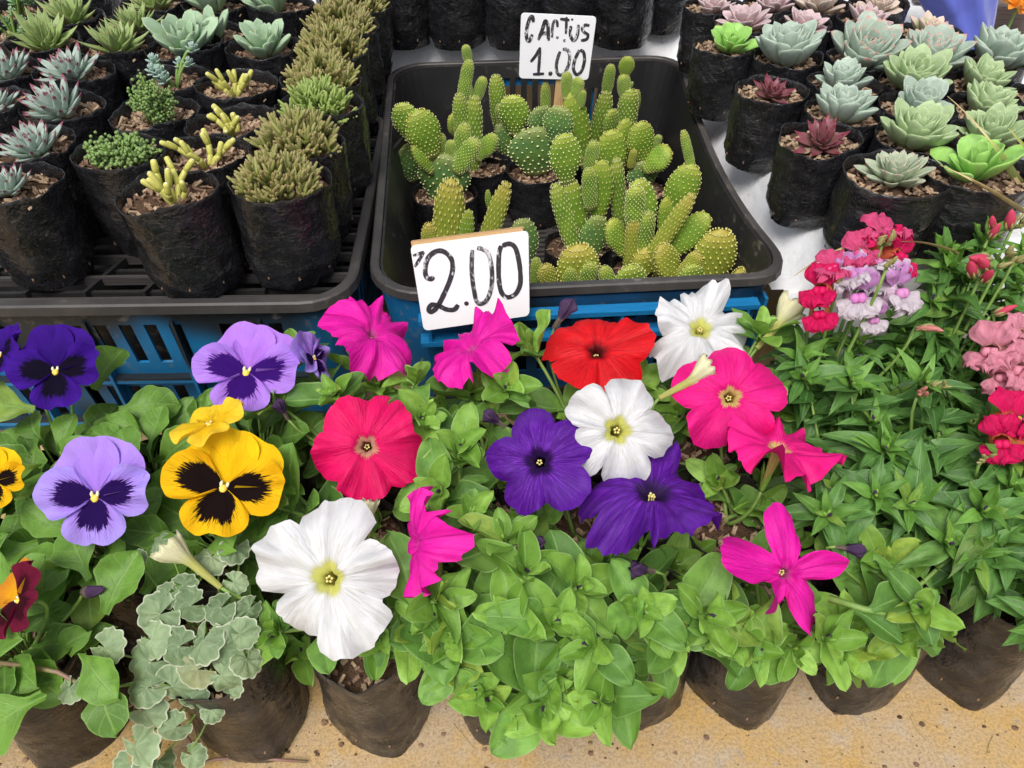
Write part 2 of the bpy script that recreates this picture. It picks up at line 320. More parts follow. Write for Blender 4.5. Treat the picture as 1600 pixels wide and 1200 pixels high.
SUC = {
 'bluegreen': succ_mat('blue_green_succulent', (.31, .4, .3), (.37, .46, .38), (.5, .3, .28), .95, (.47, .53, .45)),
 'bluered': succ_mat('blue_green_red_tipped_succulent', (.31, .4, .29), (.38, .46, .38), (.52, .2, .18), .9, (.47, .5, .43)),
 'green': succ_mat('pale_green_succulent', (.27, .39, .15), (.35, .46, .24), (.5, .38, .28), .95, (.45, .53, .35)),
 'bright': succ_mat('bright_green_succulent', (.19, .42, .07), (.3, .55, .13), (.4, .5, .15), .95, (.42, .58, .25)),
 'pink': succ_mat('pink_succulent', (.48, .34, .34), (.56, .42, .43), (.6, .5, .48), .9, (.6, .5, .5)),
 'pale': succ_mat('cream_pink_succulent', (.48, .4, .31), (.58, .48, .41), (.58, .4, .36), .9),
 'greenpink': succ_mat('green_pink_succulent', (.28, .42, .13), (.42, .46, .26), (.62, .47, .4), .66),
 'burg': succ_mat('burgundy_succulent', (.17, .13, .09), (.2, .055, .075), (.16, .02, .035), .75, (.3, .12, .13), .4, .15),
 'grey': succ_mat('grey_green_succulent', (.35, .38, .24), (.38, .44, .31), (.5, .34, .28), .9, (.5, .48, .4)),
 'agave': succ_mat('silver_green_succulent', (.26, .36, .26), (.36, .44, .39), (.2, .02, .06), .82, (.43, .48, .42)),
 'greenred': succ_mat('green_red_edged_succulent', (.24, .36, .09), (.27, .36, .13), (.3, .14, .1), .9, (.36, .26, .17)),
 'felt': succ_mat('felted_green_succulent', (.27, .41, .2), (.33, .46, .3), (.3, .27, .16), .93, (.45, .54, .4), .75),
 'bsed': succ_mat('blue_sedum_leaf', (.28, .4, .33), (.34, .46, .4), (.36, .45, .4), .95),
 'lsed': succ_mat('green_sedum_leaf', (.2, .38, .16), (.28, .44, .24), (.4, .3, .2), .95)}
MT['finger'] = succ_mat('brown_green_finger_leaf', (.22, .27, .06), (.27, .24, .09), (.28, .17, .1), .8, None, .5, .3)
MT['fingerg'] = succ_mat('green_finger_leaf', (.2, .3, .06), (.26, .34, .09), (.32, .27, .12), .9, None, .5, .3)
MT['bead'] = succ_mat('green_bead_leaf', (.12, .22, .06), (.2, .3, .09), (.3, .2, .08), .95, None, .4, .3)
MT['coral'] = succ_mat('yellow_coral_stem', (.42, .42, .07), (.55, .53, .14), (.78, .74, .55), .93, None, .5, .3)
FLOR = {}
for k, a, b in (('red', (.76, .006, .12), (.75, .4, .02)), ('pinkred', (.78, .09, .25), (.75, .3, .25)), ('lilac', (.62, .28, .62), (.8, .77, .7)), ('pink', (.8, .3, .4), (.7, .4, .25)), ('white', (.72, .64, .7), (.6, .1, .5)), ('rosebud', (.6, .055, .12), (.5, .15, .12)), ('salmon', (.6, .22, .2), (.4, .35, .15))):
    FLOR[k] = petal_mat('snapdragon_' + k, a, b, .16, [q * .7 for q in a], .4, .25, edge=(.8, .74, .78) if k == 'lilac' else None)
MT['palate'] = petal_mat('snapdragon_palate', (.78, .5, .05), (.7, .2, .5), .2, (.7, .3, .3), .3)
MT['palatew'] = petal_mat('snapdragon_palate_pale', (.74, .3, .62), (.55, .03, .42), .4, (.6, .1, .5), .5)
MT['sepal'] = plain('snapdragon_bud_green', (.26, .3, .09), (.34, .24, .12), .5, 90.)
MT['straw'] = plain('dry_straw', (.5, .4, .2), (.38, .3, .13), .7, 40.)
MT['grass'] = plain('yellowing_blade', (.36, .4, .1), (.3, .36, .12), .5, 30.)
# ---------------------------------------------------------------- mesh library
def ico(r=1.0):
    g = (1 + 5 ** .5) / 2
    vs = [V(v).normalized() for v in ((-1, g, 0), (1, g, 0), (-1, -g, 0), (1, -g, 0), (0, -1, g), (0, 1, g), (0, -1, -g), (0, 1, -g), (g, 0, -1), (g, 0, 1), (-g, 0, -1), (-g, 0, 1))]
    fs = [(0, 11, 5), (0, 5, 1), (0, 1, 7), (0, 7, 10), (0, 10, 11), (1, 5, 9), (5, 11, 4), (11, 10, 2), (10, 7, 6), (7, 1, 8), (3, 9, 4), (3, 4, 2), (3, 2, 6), (3, 6, 8), (3, 8, 9), (4, 9, 5), (2, 4, 11), (6, 2, 10), (8, 6, 7), (9, 8, 1)]
    return vs, fs
IV, IF = ico()
def bag_mesh(name, mat, seed, diamond, nph=72, nzr=30):
    b = MB(); pts = []
    def P(ph, t, k=1.0):
        n = 2 - diamond * (1 - t) ** 1.3 * .75
        c, s = abs(math.cos(ph)) + 1e-6, abs(math.sin(ph)) + 1e-6
        r = 1 / (c ** n + s ** n) ** (1 / n)
        r *= (.86 + .14 * smooth(0, .25, t)) if diamond < .5 else (1.12 - .12 * smooth(0, .6, t))
        x, y = math.cos(ph), math.sin(ph)
        r += .07 * nz(x * 1.2 + seed, y * 1.2, t * 2.2) + .035 * nz(x * 1.1 + t, y * 1.1 + seed, t * 8) * (1 - .5 * t) + .03 * max(0, nz(x * 3.2 + seed, y * 3.2, t * 1.2)) * smooth(.5, .0, t)
        rd = 1 - min(1, abs(nz(x * 1.7 + seed * 2 + t * 1.4, y * 1.7 - t, t * 3.4)) / .16); rd2 = 1 - min(1, abs(nz(x * 2.9 - seed, y * 2.9 + t * 2.2, t * 5.5 + seed)) / .13)
        r += (.022 * rd * rd + .012 * rd2 * rd2) * (1.15 - .6 * t)
        r += .06 * smooth(.85, 1, t) * nz(x * 2.1, y * 2.1 - seed, 3)
        return r * k
    for i in range(nzr):
        t = i / (nzr - 1)
        for j in range(nph):
            ph = 2 * PI * j / nph; r = P(ph, t)
            z = t + (.05 * nz(math.cos(ph) * 1.6 + seed, math.sin(ph) * 1.6, 7) + .025 * nz(math.cos(ph) * 5, math.sin(ph) * 5, seed)) * smooth(.6, 1, t)
            if t == 0: z = 0.
            pts.append((r * math.cos(ph), r * math.sin(ph), z))
    n = nzr
    for k, zz in ((.975, 1.0), (.955, .93), (.94, .8)):      # inner skin down to the soil
        for j in range(nph):
            ph = 2 * PI * j / nph; r = P(ph, 1, k)
            z = zz + (.05 * nz(math.cos(ph) * 1.6 + seed, math.sin(ph) * 1.6, 7) + .025 * nz(math.cos(ph) * 5, math.sin(ph) * 5, seed)) * smooth(.8, 1, zz)
            pts.append((r * math.cos(ph), r * math.sin(ph), z))
        n += 1
    b.grid(pts, n, nph, 0, None, True)
    b.f.append(tuple(range(nph - 1, -1, -1))); b.m.append(0)
    for q in range(5):
        ph = -PI / 2 + (q - 2) * .75 + .3 * nz(q * 3.3, seed); t = .15 + .06 * nz(seed, q * 2.7); r = P(ph, t)
        for w_ in range(4):
            c = V(((r + .002) * math.cos(ph + .03 * nz(w_ * 1.9, q)), (r + .002) * math.sin(ph + .03 * nz(w_ * 1.9, q)), t + .04 * nz(w_ * 2.3, q * 1.7, seed)))
            b.add([V((v.x * .022, v.y * .022, v.z * .016)) + c for v in IV], IF, 1 if w_ else 2)
    return b.build(name, [mat, MT['chip'], MT['soil']])
BAGS = [bag_mesh('bag_mesh', MT['bag'], 3.1 * k + 1, .15) for k in range(5)]
BAGSB = [bag_mesh('bag_mesh_front', MT['bagb'], 2.3 * k + 40, .62) for k in range(4)]
def soil_mesh(seed, pale):
    random.seed(seed); b = MB(); nr, na = 7, 26; pts = []
    for i in range(nr):
        r = .96 * i / (nr - 1)
        for j in range(na):
            a = 2 * PI * j / na
            pts.append((r * math.cos(a), r * math.sin(a), .03 * nz(r * 3 * math.cos(a) + seed, r * 3 * math.sin(a)) * 2 + .04 * nz(r * 8 * math.cos(a), r * 8 * math.sin(a), seed)))
    b.grid(pts, nr, na, 0, None, True)
    for k in range(110):
        a = rnd(0, 2 * PI); r = .92 * math.sqrt(random.random())
        R = Matrix.Rotation(rnd(0, PI), 3, 'Z') @ Matrix.Rotation(rnd(-.6, .6), 3, 'X') @ Matrix.Rotation(rnd(-.6, .6), 3, 'Y')
        b.box((r * math.cos(a), r * math.sin(a), .045), (rnd(.07, .24), rnd(.04, .09), rnd(.02, .05)), R, random.choice((1, 1, 2) if not pale else (1, 2, 2)))
    return b.build('soil_mesh', [MT['soil'], MT['chip'], MT['chipl']], False)
SOILS = [soil_mesh(k, k % 2) for k in range(4)]
random.seed(5)
bagc = [0]
def pot(root, rx, ry, h, front=False, rz=None, soil=.86, sd=None):
    k = bagc[0] = bagc[0] + 1
    lib = BAGSB if front else BAGS
    a = rz if rz is not None else rnd(-.3, .3)
    lean = Matrix.Rotation(rnd(-.05, .05), 4, 'Y')
    o = kid('grow_bag', lib[k % len(lib)], root, lean @ Matrix.Rotation(a, 4, 'Z') @ Matrix.Diagonal((rx, ry, h, 1)))
    kid('soil', SOILS[k % 4 if sd is None else sd], o, Matrix.Translation((0, 0, soil)) @ Matrix.Diagonal((.98, .98, .6, 1)))
    return o

def thin_leaf(name, mat, prof, fold=.25, droop=.25, wav=.05, seed=0, nu=17, nv=6, scal=0, twist=0.):
    b = MB(); pts = []; uv = []
    for i in range(nu):
        t = i / (nu - 1); w = prof(t) * .5
        for j in range(nv + 1):
            s = -1 + 2 * j / nv
            ww = w * (1 + scal * math.sin(t * 24) * abs(s))
            x = s * ww; z = fold * abs(s) ** 1.5 * w - droop * t * t + wav * nz(s * 1.3 + seed, t * 2.6, seed) + .5 * wav * math.sin(t * 9 + seed) * s * abs(s)
            a = twist * t; pts.append((x * math.cos(a), t - .12 * droop * t * t, z + x * math.sin(a))); uv.append((.5 + .5 * s, t))
    b.grid(pts, nu, nv + 1, 0, uv); return b.build(name, mat)
ov = lambda t: .56 * (math.sin(PI * min(1, t ** .82)) ** .8 * (1 - .12 * t) + .05 * (1 - t)) + .0
def ovp(t): return (.12 + .52 * smooth(0, .42, t)) * math.sqrt(max(0, 1 - max(0, (t - .4) / .6) ** 1.8)) if t < .999 else .0
def lanc(t): return .36 * max(0, math.sin(PI * t ** .78)) ** .95 + (.02 if t < .05 else 0)
def spat(t): return (.12 + .56 * smooth(.1, .6, t)) * math.sqrt(max(0, 1 - max(0, (t - .62) / .38) ** 2))
def mk(name, mat, prof, n, **kw): return [thin_leaf(name, mat, prof, rnd(.1, .75), kw.get('dr', .08) + rnd(-.05, .45), rnd(.05, .13), k * 3.7 + 1, scal=kw.get('scal', 0), twist=rnd(-.3, .3)) for k in range(n)]
L_PET = mk('petunia_leaf', MT['petleaf'], ovp, 10); L_PETY = mk('petunia_young_leaf', MT['petyoung'], ovp, 7, dr=-.05)
L_SNAP = mk('snapdragon_leaf', MT['snapleaf'], lanc, 9, dr=.1); L_SNAPY = mk('snapdragon_young_leaf', MT['snapyoung'], lanc, 4, dr=-.02)
L_PAN = mk('pansy_leaf', MT['panleaf'], spat, 5, scal=.05)
def ivy_leaf(seed):
    b = MB(); nr, na = 6, 60; pts = []; uv = []
    for i in range(nr):
        r = i / (nr - 1)
        for j in range(na):
            a = -PI * .5 + .28 + (2 * PI - .56) * j / (na - 1)
            R = .5 * (.95 + .12 * math.cos(a - PI / 2)) * (1 + .11 * r * (abs(math.sin(a * 5.5)) - .5) + .06 * r * nz(math.cos(a) * 2, math.sin(a) * 2, seed)) * r
            z = .1 * nz(math.cos(a) * r * 1.6 + seed, math.sin(a) * r * 1.6, seed) + .06 * r * r * math.sin(a * 2 + seed) - .12 * r * r + .03 * r * math.sin(a * 9)
            pts.append((R * math.cos(a), R * math.sin(a) + .3, z)); uv.append((.5 + .5 * r, (a + PI / 2) / (2 * PI)))
    b.grid(pts, nr, na, 0, uv); return b.build('variegated_leaf', MT['ivy'])
L_IVY = [ivy_leaf(k * 2.3) for k in range(4)]

def thick_leaf(name, mat, wid, th, shape, cup, curl, seed=0, nr=11, k=12):
    """fleshy leaf along +Y, upper face +Z; shape(t) gives half width"""
    b = MB(); pts = []; uv = []
    for i in range(nr):
        t = i / (nr - 1); w_ = wid * shape(t); h = th * (math.sin(PI * (t * .86 + .12)) ** .7) * (1 if t < .97 else .4)
        for j in range(k):
            a = 2 * PI * j / k; x = w_ * math.cos(a); z = h * math.sin(a) * (.42 if math.sin(a) > 0 else 1)
            z += cup * (x / wid) ** 2 * wid + curl * t * t + .006 * nz(x * 9 + seed, t * 3)
            pts.append((x, t, z)); uv.append((j / k, t))
    b.grid(pts, nr, k, 0, uv, True)
    b.f += [tuple(range(k - 1, -1, -1)), tuple(range((nr - 1) * k, nr * k))]; b.m += [0, 0]
    return b.build(name, mat)
def sh_spoon(t): return (.42 + .58 * smooth(0, .62, t)) * (max(0, 1 - max(0, (t - .6) / .4) ** 2.1)) ** .75 + .012
def sh_point(t): return (.6 + .4 * smooth(0, .4, t)) * (1 - smooth(.4, 1.05, t)) ** .8 + .01
def sh_round(t): return (.3 + .7 * smooth(0, .65, t)) * math.sqrt(max(0, 1 - max(0, (t - .66) / .34) ** 2)) + .012
def sh_tri(t): return (.75 + .25 * smooth(0, .3, t)) * (1 - t ** 1.7) ** .7 + .006
SPEC = {  # leaf count, half width, thickness, shape, cup, curl, tilt inner, tilt outer (from vertical), inner len, mats
 'bluegreen': (32, .25, .1, sh_spoon, .55, .16, 6, 60, .5), 'bluered': (34, .24, .1, sh_spoon, .5, .16, 6, 62, .5),
 'green': (32, .23, .1, sh_spoon, .5, .16, 6, 60, .5), 'bright': (15, .3, .08, sh_round, .45, .15, 12, 74, .5),
 'pink': (22, .27, .1, sh_spoon, .35, .1, 8, 78, .4), 'pale': (20, .27, .12, sh_round, .3, .1, 8, 76, .4),
 'greenpink': (24, .22, .09, sh_spoon, .5, .1, 6, 62, .5), 'burg': (26, .21, .07, sh_point, .5, .06, 8, 74, .42),
 'grey': (46, .19, .085, sh_spoon, .4, .14, 6, 72, .38), 'agave': (40, .2, .07, sh_tri, .5, .12, 6, 72, .5),
 'greenred': (36, .15, .06, sh_point, .4, .12, 8, 68, .5), 'felt': (18, .2, .11, sh_round, .35, .06, 8, 52, .55)}
SLEAF = {k: [thick_leaf('succulent_leaf', SUC[k], s[1] * f, s[2], s[3], s[4], s[5], q) for q, f in enumerate((1, .9))] for k, s in SPEC.items()}
def rosette(root, kind, R, base, n=None, lean=None):
    s = SPEC[kind]; n = n or s[0]; Lm = lean or Matrix.Identity(4)
    for i in range(n):
        f = (i + .3) / n; a = i * 2.39996 + rnd(-.12, .12)
        tilt = math.radians(s[6] + (s[7] - s[6]) * f ** .8 + rnd(-8, 8)); Ln = R * (s[8] + (1 - s[8]) * f ** .7) * rnd(.84, 1.1)
        d = V((math.cos(a) * math.sin(tilt), math.sin(a) * math.sin(tilt), math.cos(tilt)))
        up = V((-math.cos(a) * math.cos(tilt), -math.sin(a) * math.cos(tilt), math.sin(tilt)))
        p = V((0, 0, R * .16 * (1 - f))) + V((math.cos(a), math.sin(a), 0)) * R * .05
        kid('leaf', random.choice(SLEAF[kind]), root, Matrix.Translation(base) @ Lm @ frame(p, d, up, Ln * (1.0 if f > .25 else .8), Ln, Ln))

def finger_mesh(mat, seed, n, R, up):
    random.seed(seed); b = MB()
    for k in range(n):
        a = rnd(0, 2 * PI); q = math.sqrt(random.random()); e = rnd(.1, 1.2) * q
        p0 = V((math.cos(a) * q * R * .8, math.sin(a) * q * R * .75, up * (1 - q * q) * rnd(.35, .95)))
        tp = V((math.cos(a) * math.sin(e), math.sin(a) * math.sin(e), math.cos(e)))
        for m in range(7):
            az = rnd(0, 2 * PI); el = rnd(.25, 1.0)
            side = V((math.cos(az), math.sin(az), .2)); d = (tp * math.cos(el) + side * math.sin(el)).normalized()
            L = rnd(.012, .019); r = rnd(.0015, .0022); o = p0 + tp * rnd(-.004, .01)
            b.tube([o, o + d * L * .35, o + d * L * .75 + tp * .001, o + d * L * .95 + tp * .002, o + d * L + tp * .002], [r * .7, r * 1.05, r, r * .65, r * .12], 6)
    return b.build('finger_foliage', mat)
FING = [finger_mesh(MT['finger'], 3, 85, .046, .03), finger_mesh(MT['finger'], 4, 80, .046, .032), finger_mesh(MT['fingerg'], 6, 75, .044, .026)]
def bead_mesh(seed, n, R, H, tall):
    random.seed(seed); b = MB()
    for k in range(n):
        a = rnd(0, 2 * PI); q = math.sqrt(random.random()) * R
        p1 = V((math.cos(a) * q, math.sin(a) * q * .85, H * rnd(.55, 1) * (1.05 - .5 * (q / R) ** 2))); p0 = V((p1.x * .4, p1.y * .4, 0))
        b.tube(bez(p0, V((p0.x, p0.y, p1.z * .7)), p1, 4), .0011, 5, 1)
        for m in range(16):
            u = rnd(.55 if tall else .4, 1); c = p0.lerp(p1, u) + V((rnd(-1, 1), rnd(-1, 1), rnd(-.6, .8))) * .0075
            r = rnd(.0016, .003); b.add([v * r + c for v in IV], IF, 0, [(.5, .3 + .6 * random.random())] * 12)
    return b.build('bead_foliage', [MT['bead'], MT['stem']])
BEAD = [bead_mesh(2, 34, .045, .035, 0), bead_mesh(8, 40, .036, .075, 1)]
SEDL = {k: thick_leaf('sedum_leaf', SUC[k], .3, .14, sh_round, .15, .05) for k in ('bsed', 'lsed')}
def sedum(root, base, kind, heads):
    for (x, y, z, r) in heads:
        c = base + V((x, y, z)); d0 = V((x * 6, y * 6, 1)).normalized()
        b = MB(); b.tube(bez(base, base + V((x * .4, y * .4, z * .8)), c, 4), .0016, 5); kid('stem', b.build('stem', MT['stem']), root)
        for i in range(13):
            f = i / 13; a = i * 2.4; tl = .25 + 1.15 * f; s = d0.orthogonal().normalized(); q = d0.cross(s)
            rad = s * math.cos(a) + q * math.sin(a); d = d0 * math.cos(tl) + rad * math.sin(tl); up = d0 * math.sin(tl) - rad * math.cos(tl)
            kid('leaf', SEDL[kind], root, frame(c - d0 * .007 * f, d, up, r * (.5 + .5 * f), r * (.5 + .5 * f), r))
def coral(root, base, R, seed):
    random.seed(seed)
    for k in range(random.choice((5, 6))):
        a = rnd(0, 2 * PI); b = MB(); lean = rnd(.25, .95)
        d = V((math.cos(a) * math.sin(lean), math.sin(a) * math.sin(lean), math.cos(lean))); p = base + V((math.cos(a), math.sin(a), 0)) * R * .15; r = rnd(.0023, .003)
        nseg = random.choice((2, 3, 3)); branches = [(p, d, nseg)]
        while branches:
            p, d, ns = branches.pop(); L = rnd(.5, .8) * R; e = p + d * L
            b.tube([p, p.lerp(e, .1), p.lerp(e, .4), p.lerp(e, .8), p.lerp(e, .95), e], [r * .6, r * .95, r * 1.08, r, r * .8, r * .2], 8, 0, True, 0, .9 if ns > 1 else 1.05)
            if ns > 1:
                for q in range(random.choice((1, 1, 2))):
                    branches.append((e - d * .002, (d + V((rnd(-.6, .6), rnd(-.6, .6), rnd(-.1, .7)))).normalized(), ns - 1))
        kid('branch', b.build('coral_branch', MT['coral']), root)

# opuntia pad: unit length along +Y, unit full width along X; dots proud of the skin
def pad_mesh(name, mat, amat, th, shape, ny, nx, seed, dot):
    b = MB(); nr, k = 15, 18; pts = []; uv = []
    def S(t): return shape(t) * .5
    for i in range(nr):
        t = i / (nr - 1); w_ = S(t)
        for j in range(k):
            a = 2 * PI * j / k; c, s = math.cos(a), math.sin(a)
            pts.append((w_ * c, t, th * .5 * (w_ * 2) ** .6 * math.copysign(abs(s) ** .8, s) + .02 * nz(t * 3 + seed, c))); uv.append((j / k, t))
    b.grid(pts, nr, k, 0, uv, True); b.f += [tuple(range(k - 1, -1, -1)), tuple(range((nr - 1) * k, nr * k))]; b.m += [0, 0]
    P = [V(p) for p in pts]
    def surf(t, a):
        w_ = S(t); c, s = math.cos(a), math.sin(a)
        return V((w_ * c, t, th * .5 * (w_ * 2) ** .6 * math.copysign(abs(s) ** .8, s) + .02 * nz(t * 3 + seed, c)))
    for i in range(ny):
        t = .06 + .93 * (i + .5) / ny
        for j in range(nx):
            a = 2 * PI * (j + .5 * (i % 2) + .22 * nz(i * 3.7, j * 2.3, seed)) / nx; tj = min(.995, max(.03, t + .25 / ny * nz(i * 2.1, j * 5.3, seed + 4))); p = surf(tj, a); dot_ = dot; ds = dot * (.85 + .4 * nz(i * 7.7, j * 3.1, seed))
            n_ = V((math.cos(a) * max(.2, th), (t - .55) * 1.1, math.sin(a))).normalized()
            b.add([V((v.x * ds * .8, v.y * ds * .5, v.z * ds)) + p + n_ * ds * .3 for v in IV], IF, 1)
    return b.build(name, [mat, amat])
def padsh(t): return (.42 + .58 * smooth(0, .55, t)) * math.sqrt(max(0, 1 - max(0, (t - .5) / .5) ** 2.2)) + .01
def fingsh(t): return (.75 + .25 * smooth(0, .35, t)) * (max(0, 1 - max(0, (t - .7) / .3) ** 2)) ** .5 * (1 - .12 * t) + .01
def heartsh(t): return padsh(t) * (1 - .12 * smooth(.9, 1, t))
PADS = {'f': [pad_mesh('pad', MT['pad'], MT['areolep'], .34, padsh, 11, 16, 1, .034), pad_mesh('pad', MT['pad'], MT['areole'], .4, padsh, 12, 18, 5, .032)],
        'g': [pad_mesh('pad', MT['padg'], MT['areolep'], .3, padsh, 10, 16, 2, .03)],
        'c': [pad_mesh('pad', MT['pad'], MT['areolep'], .48, fingsh, 17, 14, 3, .04)],
        'y': [pad_mesh('pad', MT['pady'], MT['areole'], .5, fingsh, 18, 14, 4, .04), pad_mesh('pad', MT['pady'], MT['areole'], .42, padsh, 12, 18, 9, .034)]}

# petunia corolla: limb faces +Z, unit limb radius
def corolla(name, mats, seed, depth=.24, ruf=.05, curl=.25, tubeL=.85, dome=.12, narrow=1., irr=.08, lob=.5):
    random.seed(seed); b = MB(); nph = 100; pts = []; uv = []; nt, nl = 6, 22
    lc = [rnd(-1, .75) for _ in range(5)]; tw5 = [rnd(-1, 1) for _ in range(5)]; ls = [1 + rnd(-irr, irr) for _ in range(5)]; rt = .1
    for i in range(nt):
        s = i / nt
        for j in range(nph):
            ph = 2 * PI * j / nph; r = .035 + (rt - .035) * s ** 1.2 + .012 * math.cos(5 * ph) * s
            pts.append((r * math.cos(ph), r * math.sin(ph), -tubeL * (1 - s) - .1)); uv.append((j / nph, .3 * s))
    for i in range(nl):
        t = i / (nl - 1)
        for j in range(nph):
            ph = 2 * PI * j / nph; q = ph / (2 * PI) * 5; k = int(round(q)) % 5; x = q - round(q)      # x -.5..5 inside one lobe
            lobe = max(0, math.cos(PI * x)) ** lob
            Re = ls[k] * (1 - depth * (1 - lobe)) * (narrow + (1 - narrow) * math.cos(PI * x) ** 2)
            Re *= 1 + .05 * nz(math.cos(ph) * 4 + seed, math.sin(ph) * 4) + .035 * nz(math.cos(ph) * 9 + seed, math.sin(ph) * 9) + .02 * nz(math.cos(ph) * 19 + seed, math.sin(ph) * 19)
            r = rt + (Re - rt) * (t ** .92) + .012 * math.cos(5 * ph) * (1 - t)
            z = -.1 + .1 * smooth(0, .18, t) + dome * math.sin(PI * .5 * t) * .6
            z += curl * 1.25 * lc[k] * t ** 2.2 * lobe - .07 * t * (1 - lobe) + ruf * .6 * t ** 2.2 * math.sin(ph * 11 + 4 * nz(math.cos(ph) * 2, math.sin(ph) * 2, seed)) + ruf * 3.4 * t * t * nz(math.cos(ph) * 3.6 + seed, math.sin(ph) * 3.6, .8 * t) + ruf * 1.2 * t ** 3 * nz(math.cos(ph) * 9, math.sin(ph) * 9, seed)
            z += .2 * t * nz(math.cos(ph) * 1.5 + seed, math.sin(ph) * 1.5, t) + curl * .8 * tw5[k] * math.sin(2 * PI * x) * t * t - .2 * t ** 3 * (.4 + .6 * lobe) + .05 * t * max(0, nz(math.cos(ph) * 3.3 + seed, math.sin(ph) * 3.3, t * .7)) + .06 * math.sin(PI * t * .7) * (.35 - abs(math.cos(PI * x)) ** 6) + .03 * t * t * nz(math.cos(ph) * 5, math.sin(ph) * 5, seed + t)
            tw = .06 * t * nz(seed, ph, t)
            pts.append((r * math.cos(ph + tw), r * math.sin(ph + tw), z)); uv.append((j / nph, .3 + .7 * t))
    b.grid(pts, nt + nl, nph, 0, uv, True); return b.build(name, mats)
def stamens():
    b = MB(); random.seed(3)
    for k in range(5):
        a = k * 1.257; c = V((math.cos(a) * .045, math.sin(a) * .045, -.06 + .02 * (k % 2)))
        b.tube([c - V((0, 0, .3)), c], .008, 5); b.add([v * .028 + c for v in IV], IF)
    return b.build('stamen', MT['anther'])
STAM = stamens()
def calyx_mesh():
    b = MB()
    for k in range(5):
        a = k * 1.2566; pts = []; uv = []
        for i in range(6):
            t = i / 5; w_ = .075 * math.sin(PI * min(1, .25 + t * .74)) ** .8
            for j in range(4):
                s = -1 + 2 * j / 3; r = .05 + .13 * t ** 1.5; an = a + s * w_ / (.06 + .1 * t) * .6
                pts.append((r * math.cos(an), r * math.sin(an), -.98 + .5 * t)); uv.append((.5 + s * .4, t))
        b.grid(pts, 6, 4, 0, uv)
    b.tube([V((0, 0, -1.02)), V((0, 0, -.9))], [.03, .055], 8)
    return b.build('calyx', MT['petyoung'])
CALYX = calyx_mesh()
def bud_mesh():
    b = MB(); nph, n = 40, 12; pts = []; uv = []
    for i in range(n):
        t = i / (n - 1)
        for j in range(nph):
            ph = 2 * PI * j / nph; r = .045 + .05 * t + .2 * smooth(.55, 1, t) * (1 + .28 * math.cos(5 * ph) + .15 * nz(math.cos(ph) * 3, math.sin(ph) * 3, 2)) * (.8 + .3 * math.sin(ph))
            z = t + .09 * smooth(.7, 1, t) * nz(math.cos(ph) * 3, math.sin(ph) * 3, 9) + .03 * smooth(.6, 1, t) * math.cos(10 * ph)
            pts.append((r * math.cos(ph), r * math.sin(ph), z)); uv.append((j / nph, t))
    for j in range(nph):
        ph = 2 * PI * j / nph; pts.append((.06 * math.cos(ph), .06 * math.sin(ph), .86)); uv.append((j / nph, .8))
    b.grid(pts, n + 1, nph, 0, uv, True); return b.build('flower_bud', MT['cream'])
BUD = bud_mesh()
def wilt_mesh():
    b = MB(); nph, n = 18, 12; pts = []; uv = []
    for i in range(n):
        t = i / (n - 1)
        for j in range(nph):
            ph = 2 * PI * j / nph; r = (.06 + .13 * smooth(.2, .8, t)) * (1 + .5 * math.cos(5 * ph + t * 3) + .3 * nz(ph, t * 6)) * (1 - .75 * smooth(.85, 1, t))
            pts.append((r * math.cos(ph) + .12 * t * t, r * math.sin(ph), t)); uv.append((j / nph, t))
    b.grid(pts, n, nph, 0, uv, True); return b.build('wilted_flower', MT['wilt'])
WILT = wilt_mesh()

# pansy petals, unit flower radius; petal opens along +Y from the eye
def pansy_petal(mat, R, half, pw, notch, ruf, cup, seed):
    b = MB(); nr, na = 13, 27; pts = []; uv = []
    for i in range(nr):
        t = i / (nr - 1)
        for j in range(na):
            s = -1 + 2 * j / (na - 1); th = s * half
            Re = R * (max(0., 1 - abs(s) ** pw) ** .5 * .82 + .18) * (1 - notch * math.exp(-(s / .16) ** 2)) * (1 + .025 * nz(s * 5, seed) + .012 * nz(s * 17, seed))
            r = Re * t; z = cup * t * t + ruf * t * t * (nz(s * 2.1 + seed, t * 1.5, seed) * 1.4 + .3 * math.sin(s * 9 + seed)) + .03 * t * (1 - s * s)
            pts.append((r * math.sin(th), r * math.cos(th), z)); uv.append((.5 + .5 * s, t))
    b.grid(pts, nr, na, 0, uv); return b.build('petal', mat)
PAN = {}
for k, (mu, ml) in PV.items():
    PAN[k] = dict(up=[pansy_petal(mu, 1.04, 1.18, 2.8, 0, .18, -.05, 1), pansy_petal(mu, 1.05, 1.14, 2.8, .03, .2, -.02, 4)],
                  lat=[pansy_petal(ml, .97, .86, 2.6, 0, .17, .03, 2), pansy_petal(ml, .95, .88, 2.6, 0, .17, .0, 7)],
                  low=[pansy_petal(ml, .86, 1.12, 3.2, .1, .17, .0, 3)])
def eye_mesh():
    b = MB()
    b.add([V((v.x * .075, v.y * .085 - .03, v.z * .05 + .035)) for v in IV], IF, 0)
    for s in (-1, 1): b.add([V((v.x * .03 + s * .05, v.y * .06 + .05, v.z * .03 + .045)) for v in IV], IF, 1)
    b.tube([V((0, 0, .02)), V((0, -.05, -.25)), V((0, -.02, -.4))], [.04, .05, .03], 8, 2)
    return b.build('flower', [MT['eye'], MT['eyew'], MT['stem']])
EYE = eye_mesh()
